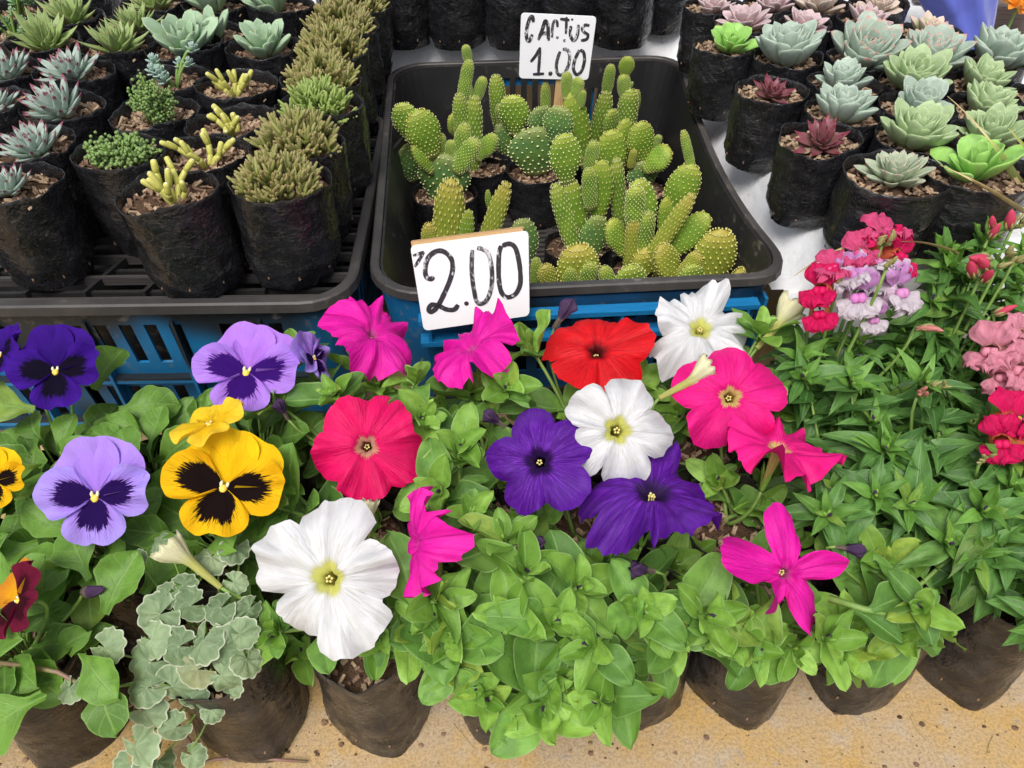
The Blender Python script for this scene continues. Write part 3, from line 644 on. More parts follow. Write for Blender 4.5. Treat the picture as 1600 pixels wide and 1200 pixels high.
def pansy(root, pos, d, roll, R, kind, mag=1.):
    L0 = V(root.location); f = kid('flower', EYE, root, Matrix.Translation(-L0) @ face(pos, d, roll, R))
    P = PAN[kind]
    def pet(me, ang, z, tilt, sx=1.):
        kid('petal', me, f, Matrix.Rotation(ang, 4, 'Z') @ Matrix.Translation((0, 0, z)) @ Matrix.Rotation(tilt, 4, 'X') @ Matrix.Diagonal((sx, 1, 1, 1)))
    pet(P['up'][0], .42, -.06, -.06 * mag); pet(P['up'][1], -.38, -.03, -.1 * mag)
    pet(P['lat'][0], 1.42, .01, .1 * mag); pet(P['lat'][1], -1.42, .02, .08 * mag); pet(P['low'][0], PI, .04, .06 * mag)
    return f
# snapdragon floret: mouth toward +Z, top +Y, unit about the floret's height
def floret(mat, pal, seed, low=None):
    b = MB()
    def patch(org, ang, tilt, L, Wd, cup, n=10, m=11, mi=0):
        pts = []; uv = []; R = Matrix.Rotation(ang, 3, 'Z') @ Matrix.Rotation(tilt, 3, 'X')
        for i in range(n):
            t = i / (n - 1)
            for j in range(m):
                s = -1 + 2 * j / (m - 1); w_ = Wd * (.45 + .55 * smooth(0, .6, t)) * math.sqrt(max(.02, 1 - max(0, (t - .6) / .42) ** 2))
                p = V((s * w_, L * t * (1 - .1 * s * s), cup * s * s * w_ + .12 * math.sin(t * 3) * L - .18 * t ** 3 * L + .2 * nz(s * 2.4 + seed, t * 3, ang) * t))
                pts.append(R @ p + V(org)); uv.append((.5 + .5 * s, .3 + .7 * t))
        b.grid(pts, n, m, mi, uv)
    pts = []; uv = []; n, k = 8, 16                     # pouch
    for i in range(n):
        t = i / (n - 1)
        for j in range(k):
            a = 2 * PI * j / k; r = (.1 + .13 * math.sin(PI * min(1, t * .8 + .1)))
            pts.append((r * math.cos(a) * 1.05, r * math.sin(a) * 1.15, -.6 + .62 * t)); uv.append((j / k, .3))
    b.grid(pts, n, k, 0, uv, True)
    patch((-.04, .12, -.02), .42, .35, .52, .27, -.3); patch((.04, .12, -.03), -.42, .3, .52, .27, -.3)
    patch((-.07, -.1, .0), PI - .8, .6, .42, .25, -.25, mi=2); patch((.07, -.1, .0), PI + .8, .6, .42, .25, -.25, mi=2); patch((0, -.12, .03), PI, .65, .38, .24, -.2, mi=2)
    for sx in (-1, 1): b.add([V((v.x * .11 + sx * .06, v.y * .12 - .05, v.z * .1 + .06)) for v in IV], IF, 1, [(.5, .7)] * 12)
    return b.build('floret', [mat, pal, low or mat])
FLO = {k: [floret(FLOR[k], MT['palatew'] if k == 'lilac' else MT['palate'] if k == 'red' and q == 5 else FLOR[k], q, FLOR['white'] if k == 'lilac' else None) for q in (1, 5, 9)] for k in FLOR}
def sbud(mat):
    b = MB(); pts = []; n, k = 8, 10
    for i in range(n):
        t = i / (n - 1)
        for j in range(k):
            a = 2 * PI * j / k; r = .27 * math.sin(PI * min(.97, t * .9 + .08)) ** .7 * (1 + .2 * math.cos(2 * a) * t + .15 * nz(math.cos(a) * 2, math.sin(a) * 2, t * 2)); pts.append((r * math.cos(a), r * math.sin(a), t))
    b.grid(pts, n, k, 0, [(.5, .6)] * len(pts), True); b.f.append(tuple(range((n - 1) * k, n * k))); b.m.append(0)
    for q in range(5):
        a = q * 1.257; b.tube([V((.15 * math.cos(a), .15 * math.sin(a), -.02)), V((.27 * math.cos(a), .27 * math.sin(a), .25)), V((.28 * math.cos(a), .28 * math.sin(a), .45))], [.09, .09, .02], 5, 1)
    return b.build('bud', [mat, MT['sepal']])
SB = {k: sbud(FLOR[k]) for k in ('rosebud', 'salmon')}; SB['green'] = sbud(MT['sepal'])

# ---------------------------------------------------------------- setting: ground, sheet, timber
b = MB(); n = 60
pts = [((-1 + 2 * i / n) * 40 * abs(-1 + 2 * i / n) ** 1.5, (-1 + 2 * j / n) * 40 * abs(-1 + 2 * j / n) ** 1.5 + .3, 0.) for i in range(n + 1) for j in range(n + 1)]
b.grid([(p[0], p[1], .0012 * nz(p[0] * 9, p[1] * 9)) for p in pts], n + 1, n + 1)
b.f = [f[::-1] for f in b.f]
tag(kid('ground', b.build('ground', MT['concrete'])), kind='structure')
b = MB(); random.seed(9)
for k in range(420):
    p = at(rnd(-60, 1650), rnd(1000, 1230), 0); s = .0006 + .0022 * random.random() ** 4
    b.add([V((v.x * s * rnd(.8, 1.5), v.y * s, v.z * s * .6 + s * .3)) + p for v in IV], IF, random.choice((0, 0, 1)))
for k in range(16):
    c = at(1318, 1088, 0) + V((rnd(-.011, .011), rnd(-.009, .009), 0)); s = rnd(.002, .004); b.add([v * s + c + V((0, 0, s * .4)) for v in IV], IF, 0)
for k in range(9):
    p = at(rnd(300, 1600), rnd(1080, 1190), .001); a = rnd(0, 6.28); L = rnd(.01, .03); q = p + V((math.cos(a), math.sin(a), 0)) * L
    b.tube(bez(p, p.lerp(q, .5) + V((rnd(-.008, .008), rnd(-.008, .008), 0)), q, 6), .0004, 4, 2)
tag(kid('soil_crumbs', b.build('soil_crumbs', [MT['soil'], MT['chip'], MT['straw']], False)), 'crumbs of dark soil and straw scattered on the ochre concrete', 'debris', kind='stuff')

TH = math.radians(4.3)                                # everything is laid out turned by this angle
RZ = Matrix.Rotation(TH, 4, 'Z')
CR0 = V((.073, .556, 0)); CW, CL, CHT = .409, .51, .19       # cactus crate: middle of the front rim, width, length, rim height
def loc(x, y, z): return RZ @ V((x, y, z)) + CR0                 # crate coordinates to world
# sheet: top at SH with the crate standing in a notch of it
SH = .203
b = MB(); random.seed(2)
xs = [-.62 + .012 * i for i in range(int(2.3 / .012))]; ys = [-.02 + .012 * j for j in range(int(2.0 / .012))]
vid = {}; vv = []; ff = []
def bwx(y): return .026 * math.sin(PI * min(1, max(0, y / CL)) ** .7)
def inside(x, y): return x < CW / 2 + .004 - bwx(y) and y < CL + .03
def sheetz(x, y):
    e = max(x - CW / 2 - .004 + bwx(y), y - CL - .03)          # distance out from the notch
    z = SH - .05 * (1 - smooth(0, .055, e)) if e >= 0 else SH - .05
    z -= .2 * smooth(.02, -.03, y) if y < .03 else 0
    fold = .014 * math.exp(-((e - .03 - .012 * nz(y * 6, x * 6, 3)) / .012) ** 2) + .008 * math.exp(-((e - .085 - .02 * nz(y * 5, x * 5, 8)) / .016) ** 2) if e > 0 else 0
    return z + fold + (.004 * nz(x * 14, y * 14, 2) + .006 * nz(x * 5 + y * 9, y * 3) + .012 * max(0, nz(x * 17 - y * 6, y * 4, 5)) * (1 - smooth(.03, .12, e))) * smooth(.0, .03, e + .01)
for i, x in enumerate(xs):
    for j, y in enumerate(ys):
        vid[i, j] = len(vv); vv.append(tuple(loc(x, y, sheetz(x, y))))
for i in range(len(xs) - 1):
    for j in range(len(ys) - 1):
        if not inside(xs[i + 1], ys[j + 1]): ff.append((vid[i, j], vid[i + 1, j], vid[i + 1, j + 1], vid[i, j + 1]))
# front hem down to the ground
hem = [i for i, x in enumerate(xs) if x > CW / 2]; base = len(vv)
for r in range(1, 5):
    for i in hem:
        x = xs[i]; z0 = sheetz(x, ys[0]); z = z0 * (1 - r / 4.) + .002; vv.append(tuple(loc(x, ys[0] - .012 * r - .008 * math.sin(x * 60) * r / 4, z)))
for r in range(4):
    for q in range(len(hem) - 1):
        up = [vid[hem[q], 0], vid[hem[q + 1], 0]] if r == 0 else [base + (r - 1) * len(hem) + q, base + (r - 1) * len(hem) + q + 1]
        dn = [base + r * len(hem) + q, base + r * len(hem) + q + 1]; ff.append((dn[0], dn[1], up[1], up[0]))
b.add(vv, ff)
tag(kid('plastic_sheet', b.build('plastic_sheet', MT['sheet'])), 'wrinkled white plastic sheet spread under the black bags beside the cactus crate', 'sheet')

# ---------------------------------------------------------------- crates
def rrect(w_, l_, r, step):
    """points of a rounded rectangle centred at origin with (side, coordinate along side)"""
    out = []
    def seg(a, b_, side):
        L = (V(b_) - V(a)).length; n = max(2, int(round(L / step)))
        for i in range(n): p = V(a).lerp(V(b_), i / n); out.append((p.x, p.y, side, i, n))
    def arc(cx, cy, a0):
        for i in range(6): a = a0 + PI / 2 * i / 6; out.append((cx + r * math.cos(a), cy + r * math.sin(a), 4, i, 6))
    x, y = w_ / 2, l_ / 2
    seg((-x + r, -y), (x - r, -y), 0); arc(x - r, -y + r, -PI / 2); seg((x, -y + r), (x, y - r), 1); arc(x - r, y - r, 0)
    seg((x - r, y), (-x + r, y), 2); arc(-x + r, y - r, PI / 2); seg((-x, y - r), (-x, -y + r), 3); arc(-x + r, -y + r, PI)
    return out
def crate_shell(name, mat, w_, l_, r, z1, z0, taper, step, nrow, hole, th=.0024, flip=1):
    ring = rrect(w_, l_, r, step); k = len(ring); pts = []; b = MB()
    for i in range(nrow + 1):
        t = i / nrow; f = taper * (1 - t)
        for (x, y, s, a, n) in ring: pts.append((x * (1 - f / (w_ / 2)), y * (1 - f / (l_ / 2)), z0 + (z1 - z0) * t))
    fs = []
    for i in range(nrow):
        for j in range(k):
            s, a, n = ring[j][2:]
            if not hole(s, a, n, i): q = (j + 1) % k; fs.append((i * k + j, i * k + q, (i + 1) * k + q, (i + 1) * k + j))
    b.add(pts, fs); me = b.build(name, mat, False); return me, th
def shell_obj(name, parent, M, args, **kw):
    me, th = crate_shell(name, *args, **kw); o = kid(name, me, parent, M)
    m = o.modifiers.new('Solidify', 'SOLIDIFY'); m.thickness = th; m.offset = -1; return o
def bowx(x, y, L_=.51): return x - .026 * math.sin(PI * min(1, max(0, (y + L_ / 2) / L_)) ** .7) * max(0, x / .19)
def bow(me):
    for v in me.vertices: v.co.x = bowx(v.co.x, v.co.y)
    return me
def rim_mesh(w_, l_, r, prof):
    b = MB(); ring = rrect(w_, l_, r, .03); pts = []; uv = []; k = len(prof)
    n = len(ring)
    for i in range(n):
        x, y = ring[i][:2]; a = ring[i - 1]; c = ring[(i + 1) % n]; tn = V((c[0] - a[0], c[1] - a[1], 0)).normalized(); nn = V((tn.y, -tn.x, 0))
        for (o, z) in prof: pts.append((x + nn.x * o, y + nn.y * o, z))
    fs = []
    for i in range(n):
        for j in range(k):
            q, j2 = (i + 1) % n, (j + 1) % k; fs.append((i * k + j, q * k + j, q * k + j2, i * k + j2))
    b.add(pts, fs); return b.build('rim', MT['crim'], False)
RIMP = [(-.002, -.014), (-.002, -.001), (-.001, .0), (.005, .0), (.0065, -.0015), (.0075, -.009), (.006, -.0095), (.005, -.003), (0., -.003), (-.0005, -.014)]
def crate_root(name, label, cx, cy, z, group=None, rz=TH):
    p = loc(cx, cy, 0); return thing(name, label, 'crate', (p.x, p.y, z), group, rz)
# cactus crate: a black one nested in a blue one
cr = crate_root('plastic_crate', 'black plastic crate with worn grey rim holding the cacti', 0, CL / 2, .03)
kid('rim', bow(rim_mesh(CW - .015, CL - .015, .045, RIMP)), cr, Matrix.Translation((0, 0, CHT - .03)))
def hole_in(s, a, n, i):
    if s == 2 and 4 <= i <= 7: return a % 2 == 0 and n * .12 < a < n * .88 and not (n * .66 < a < n * .74) and not (i > 6 and (a < n * .4 or a > n * .7))
    return False
bow(shell_obj('wall', cr, Matrix.Identity(4), (MT['cblack'], CW - .02, CL - .02, .043, CHT - .034, .006, .022, .008, 9, hole_in), flip=-1).data)
fb = MB(); fb.box((0, 0, 0), (1, 1, 1)); BARM = {k: None for k in ()}
BAR = fb.build('bar', MT['cblack'], False); fb = MB(); fb.box((0, 0, 0), (1, 1, 1)); BARG = fb.build('bar_worn', MT['crim'], False)
for i in range(46): kid('floor_bar', BARG, cr, Matrix.Translation((0, -.235 + .0104 * i, .009)) @ Matrix.Diagonal((.31, .0052, .006, 1)))
for i in range(5): kid('floor_rib', BARG, cr, Matrix.Translation((-.13 + .065 * i, 0, .008)) @ Matrix.Diagonal((.009, .455, .0065, 1)))
bl = crate_root('blue_crate', 'bright blue plastic crate nested around the black cactus crate', 0, CL / 2, 0.)
def hole_bl(s, a, n, i):
    if s == 4: return False
    return i in (4, 5, 6, 8) and a % 2 == 1 or (s == 2 and i in (4, 5, 6, 7, 8) and a % 3 != 0)
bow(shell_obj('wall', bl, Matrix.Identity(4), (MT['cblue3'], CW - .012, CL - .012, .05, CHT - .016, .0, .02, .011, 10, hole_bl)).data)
def plate(root, x, z, wx, hz, y, dy, m, nm):
    kid(nm, m, root, Matrix.Translation((x, y, z)) @ Matrix.Diagonal((wx, dy, hz, 1)))
fb = MB(); fb.box((0, 0, 0), (1, 1, 1)); BARB = fb.build('bar_blue', MT['cblue2'], False)
plate(bl, 0, CHT - .028, CW - .09, .005, -CL / 2 - .002, .012, BARB, 'rail'); plate(bl, 0, CHT - .055, CW - .09, .005, -CL / 2 - .001, .014, BARB, 'rail')
for i in range(6): plate(bl, -.15 + .06 * i, CHT - .041, .003, .022, -CL / 2 - .002, .01, BARB, 'rib')
for i in range(3): plate(bl, .145 + .013 * i, CHT - .075, .003, .09, -CL / 2 + .004 + .004 * i, .012, BARB, 'rib')
# left display crates: black tray deck on slotted blue sides
def display_crate(cx, cy, label):
    W_, L_, H_ = .5, .38, .186
    r = thing('display_crate', label, 'crate', (cx, cy, 0), 'slotted display crates', LRZ)
    kid('rim', rim_mesh(W_ - .015, L_ - .015, .04, [(o * 1.15, z * 1.15) for o, z in RIMP]), r, Matrix.Translation((0, 0, H_)))
    def hole(s, a, n, i):
        if s == 4: return False
        return a % 2 == 0 and a > 1 and a < n - 2 and a % 14 not in (12, 13) and (i in (6, 7, 8) or (i in (1, 2, 3)))
    shell_obj('wall', r, Matrix.Identity(4), (MT['cblue'], W_ - .012, L_ - .012, .04, H_ - .012, .0, .016, .0115, 10, hole), th=.003)
    shell_obj('added_dark_liner', r, Matrix.Identity(4), (MT['cblack'], W_ - .05, L_ - .05, .03, H_ - .03, .004, .012, .05, 2, lambda *a: False))  # added black liner, keeps the inside dark behind the slots
    kid('added_dark_floor', BAR, r, Matrix.Translation((0, 0, .1)) @ Matrix.Diagonal((W_ - .075, L_ - .075, .004, 1)))  # added black floor, stands in for the dark under the deck
    rail = MB(); rail.box((0, 0, 0), (1, 1, 1)); RB = rail.build('rail', MT['cblue'], False)
    plate(r, 0, .085, W_ - .1, .007, -L_ / 2 + .012, .012, RB, 'rail'); plate(r, 0, .02, W_ - .1, .007, -L_ / 2 + .018, .012, RB, 'rail')
    for i in range(5): plate(r, -.16 + .08 * i, .087, .003, .15, -L_ / 2 + .01, .012, RB, 'rib')
    for i in range(22): kid('deck_bar', BARG if i % 2 == 0 else BAR, r, Matrix.Translation((0, -L_ / 2 + .02 + .0165 * i, H_ - .012 - .005 * (i % 2))) @ Matrix.Diagonal((W_ - .02, .004, .009, 1)))
    for i in range(9): kid('deck_rib', BAR, r, Matrix.Translation((-.22 + .055 * i, 0, H_ - .0125)) @ Matrix.Rotation(.35, 4, 'Z').inverted() @ Matrix.Diagonal((.004, L_ - .04, .008, 1)))
    return r
LRZ = math.radians(1.2)
lcx, lcy = -.147 - .25, .544 - .012 + .19
display_crate(lcx, lcy, 'black slotted crate with dirty grey rim and blue sides, at the pansies')
display_crate(lcx - .03, lcy + .4, 'black slotted crate under the bags of upright green rosettes')
display_crate(lcx - .06, lcy + .8, 'black slotted crate behind the other two display crates')
# ---------------------------------------------------------------- succulents in black bags
LBL = {(10, 285): 'red-tipped silver rosette in the bag at the display crate front rim', (52, 226): 'red-tipped silver rosette beside the low mound of bead sedum',
 (95, 166): 'red-tipped silver rosette beside the tall bushy bead sedum', (112, 110): 'red-tipped silver rosette just in front of the brownish green rosette', (8, 110): 'red-tipped silver rosette in the outermost row of the display', (-15, 160): 'red-tipped silver rosette in the outermost row of the display',
 (72, 64): 'brownish green upright rosette right behind the silver red-tipped ones', (110, 26): 'green red-edged rosette directly behind the brownish green one', (182, 70): 'green red-edged rosette beside the large felted rosette', (210, 38): 'smaller green rosette tucked behind the red-edged one beside the felted pair', (242, 4): 'green rosette in the far row next to the felted ones',
 (288, 72): 'large felted rosette with a smaller one pressed against its back', (330, 52): 'small felted rosette pressed against the back of a larger one', (414, 74): 'felted upright rosette beside the brown finger-leaved succulents', (335, 6): 'felted rosette in the far row behind the felted pair', (432, 6): 'felted rosette in the far row beside the finger-leaved succulents',
 (1165, 32): 'dusty pink rosette directly behind the small bright green one', (1255, 36): 'dusty pink rosette behind the large plain blue-green one', (1357, 30): 'dusty pink rosette behind the red-tipped blue-green one', (1118, 6): 'small dusty pink rosette at the sheet edge in the last row', (1208, 4): 'small dusty pink rosette between other pink ones in the last row',
 (1232, 86): 'large powdery blue-green rosette next to the small bright green one', (1556, 92): 'large powdery blue-green rosette next to the blue cloth', (1317, 128): 'blue-green rosette between the small burgundy one and a pale green one', (1316, 172): 'blue-green rosette directly behind the larger burgundy one', (1436, 164): 'blue-green rosette between two pale green ones',
 (1350, 88): 'red-tipped blue-green rosette between the plain blue-green one and its twin', (1452, 92): 'red-tipped blue-green rosette in front of the green one with pink tips',
 (1430, 126): 'pale green rosette in front of a red-tipped blue-green one', (1428, 212): 'large pale green rosette right behind the grey-green many-leaved one', (1530, 128): 'pale green rosette in front of the blue-green one by the cloth', (1540, 166): 'pale green rosette in the middle of three in a row', (1548, 212): 'pale green rosette directly behind the broad-leaved bright green one', (1636, 150): 'pale green rosette at the outer side of the sheet',
 (1285, 5): 'cream pink rosette behind the dusty pink ones', (1376, 4): 'cream pink rosette beside the blue cloth and timber'}
def succ(name, label, px, py, dia, kind, base, bh, rx, ry, group=None, cat='potted succulent', sd=None, dz=.0):
    hs_ = base + bh * .86
    p = at(px, py, hs_ + .012 + dz); R = dia * mpp(p) / 2
    r = thing(name, LBL.get((px, py), label), cat, (p.x, p.y, base), group, TH)
    pot(r, rx, ry, bh, sd=sd); s0 = V((0, 0, bh * .86))
    random.seed(int(px * 7 + py)); r.rotation_euler[2] += rnd(-.1, .1)
    if kind in SPEC: rosette(r, kind, R * (1.24 if base > .19 else 1.24) * rnd(.94, 1.06), s0 + V((0, 0, R * .02)), lean=Matrix.Rotation(rnd(-.1, .3), 4, 'X') @ Matrix.Rotation(rnd(-.24, .24), 4, 'Y'))
    elif kind.startswith('fing'):
        k = int(kind[-1]); kid('foliage', FING[k], r, Matrix.Translation(s0) @ Matrix.Rotation(rnd(0, 6), 4, 'Z') @ Matrix.Diagonal((R / .045, R / .045, 1.05 * R / .045, 1)))
    elif kind.startswith('bead'): kid('foliage', BEAD[int(kind[-1])], r, Matrix.Translation(s0) @ Matrix.Rotation(rnd(0, 6), 4, 'Z') @ Matrix.Diagonal((R / .04, R / .04, R / .04, 1)))
    elif kind == 'coral': coral(r, s0 - V((0, 0, .002)), R * .9, int(px))
    elif kind in ('bsed', 'lsed'):
        sedum(r, s0 - V((0, 0, .004)), kind, [(rnd(-1, 1) * R * .8, rnd(-1, 1) * R * .6, rnd(.02, .045), R * rnd(.3, .42)) for _ in range(7)])
    return r
LB, LH = .1795, .096
gf = 'finger-leaved succulents along the crate edge'; ga = 'silver rosettes with dark red tips'; gr_ = 'green rosettes with reddish edges'; gc = 'yellow coral succulents'; gw = 'felted upright rosettes'
finger_l = ['brownish green finger-leaved succulent at the front corner of the display crate', 'brown-tipped finger-leaved succulent right behind the corner bag', 'fresh green finger-leaved succulent among brown ones on the crate edge'] + ['brownish finger-leaved succulent directly behind the fresh green one', 'brownish finger-leaved succulent second behind the fresh green one', 'brownish finger-leaved succulent third behind the fresh green one', 'brownish finger-leaved succulent last in the crate edge row']
for i, (px, py, d, k) in enumerate([(432, 290, 128, 'fing0'), (462, 232, 130, 'fing1'), (499, 170, 112, 'fing2'), (503, 130, 110, 'fing0'), (518, 86, 108, 'fing1'), (532, 46, 102, 'fing0'), (552, 12, 98, 'fing1')]):
    succ('finger_succulent', finger_l[i], px, py, d, k, LB, LH, .043, .035, gf, dz=-.004)
cl_ = ['yellow coral succulent with white tips, in the bag at the crate front', 'yellow coral succulent leaning left, second from the crate front', 'short curled yellow coral succulent between two others', 'bushy upright yellow coral succulent, last of its row']
for i, (px, py, d) in enumerate([(268, 300, 92), (318, 240, 84), (366, 190, 66), (362, 132, 66)]):
    succ('coral_succulent', cl_[i], px, py, d, 'coral', LB, LH, .042, .035, gc)
succ('bead_succulent', 'low mound of green bead-leaved sedum beside the yellow coral succulents', 190, 238, 112, 'bead0', LB, LH, .043, .035)
succ('bead_succulent', 'tall bushy green bead-leaved sedum on yellow stems', 240, 178, 88, 'bead1', LB, LH, .042, .035)
succ('sedum', 'blue-grey plump-leaved sedum trailing behind the bushy green one', 270, 122, 92, 'bsed', LB, LH, .042, .035)
for (px, py, d) in [(10, 285, 86), (52, 226, 104), (95, 166, 104), (112, 110, 96), (8, 110, 90), (-15, 160, 80)]:
    succ('agave_rosette', 'silver green rosette with spiky dark red tips in a black bag', px, py, d, 'agave', LB, LH, .042, .035, ga)
for (px, py, d) in [(72, 64, 104), (110, 26, 94), (182, 70, 98), (210, 38, 84), (242, 4, 80)]:
    succ('green_rosette', 'green upright rosette with reddish leaf edges in a black bag', px, py, d, 'greenred', LB, LH, .042, .035, gr_)
for (px, py, d) in [(40, -22, 90), (130, -26, 90)]:
    succ('green_rosette', 'green red-edged rosette at the far end of the display', px, py, d, 'greenred', LB, LH, .042, .035, 'far green rosettes')
for (px, py, d) in [(288, 72, 112), (330, 52, 84), (414, 74, 104), (335, 6, 104), (432, 6, 96)]:
    succ('felt_rosette', 'pale felted blue-green rosette with upright leaves in a black bag', px, py, d, 'felt', LB, LH, .042, .035, gw)
succ('sedum', 'small loose green sedum behind the red-tipped rosettes', 20, 52, 66, 'lsed', LB, LH, .042, .035)
succ('sedum', 'pale green clustered sedum at the far end of the display', 25, 15, 80, 'lsed', LB, LH, .042, .035)

RB_, RH = SH - .003, .079
RL = {'bluegreen': ('echeveria', 'powdery blue-green rosette in a black bag on the white sheet', 'blue-green rosettes'),
      'bluered': ('echeveria', 'large blue-green rosette with red leaf tips', 'red-tipped blue-green rosettes'),
      'green': ('echeveria', 'pale apple-green pointed rosette in a black bag', 'pale green rosettes'),
      'pink': ('ghost_rosette', 'dusty pink rosette with broad pointed leaves', 'dusty pink rosettes'),
      'pale': ('ghost_rosette', 'cream pink rounded rosette at the back of the sheet', 'cream pink rosettes')}
for (px, py, d, k) in [(1232, 86, 112, 'bluegreen'), (1350, 88, 120, 'bluered'), (1452, 92, 114, 'bluered'), (1556, 92, 118, 'bluegreen'),
    (1165, 32, 82, 'pink'), (1255, 36, 74, 'pink'), (1357, 30, 78, 'pink'), (1118, 6, 60, 'pink'), (1208, 4, 62, 'pink'), (1285, 5, 76, 'pale'), (1376, 4, 66, 'pale'),
    (1317, 128, 88, 'bluegreen'), (1316, 172, 98, 'bluegreen'), (1430, 126, 108, 'green'), (1436, 164, 100, 'bluegreen'), (1428, 212, 124, 'green'),
    (1530, 128, 94, 'green'), (1540, 166, 102, 'green'), (1548, 212, 116, 'green'), (1636, 150, 100, 'green')]:
    nm, lb, g = RL[k]; succ(nm, lb, px, py, d, k, RB_, RH, .038, .034, g, sd=1)
succ('echeveria', 'small bright green rosette in the bag beside the pink rosettes', 1140, 66, 74, 'bright', RB_, RH, .038, .034, sd=1)
succ('echeveria', 'green rosette with creamy pink tips in front of the blue cloth', 1453, 48, 74, 'greenpink', RB_, RH, .038, .034, sd=1)
succ('echeveria', 'small burgundy rosette between the bright green one and its larger twin', 1208, 138, 70, 'burg', RB_, RH, .037, .034, sd=1)
succ('echeveria', 'larger burgundy rosette in a black bag by the grey-green rosette', 1288, 214, 92, 'burg', RB_, RH, .039, .035, sd=1)
succ('echeveria', 'grey-green many-leaved rosette in a wide black bag above the snapdragons', 1405, 268, 100, 'grey', RB_, RH, .049, .04, sd=3)
succ('echeveria', 'bright green broad-leaved rosette beside the yellowing grass blades', 1530, 264, 124, 'bright', RB_, RH, .049, .04, sd=3)
# bags behind the crate
for i, px in enumerate((548, 632, 718, 803, 886, 968)):
    p = at(px, 62, SH); r = thing('bagged_succulent', 'plain black grow bag standing on the sheet behind the cactus crate', 'potted succulent', (p.x, p.y, RB_), 'bags behind the cactus crate', TH)
    pot(r, .041, .036, .088); random.seed(i); rosette(r, ('greenred', 'felt', 'green')[i % 3], .034, V((0, 0, .078)), 14)
p = at(1035, 40, SH); r = thing('bagged_succulent', 'black grow bag between the crate corner bags and the pink rosettes', 'potted succulent', (p.x, p.y, RB_), None, TH)
pot(r, .036, .034, .085); rosette(r, 'green', .03, V((0, 0, .074)), 14)

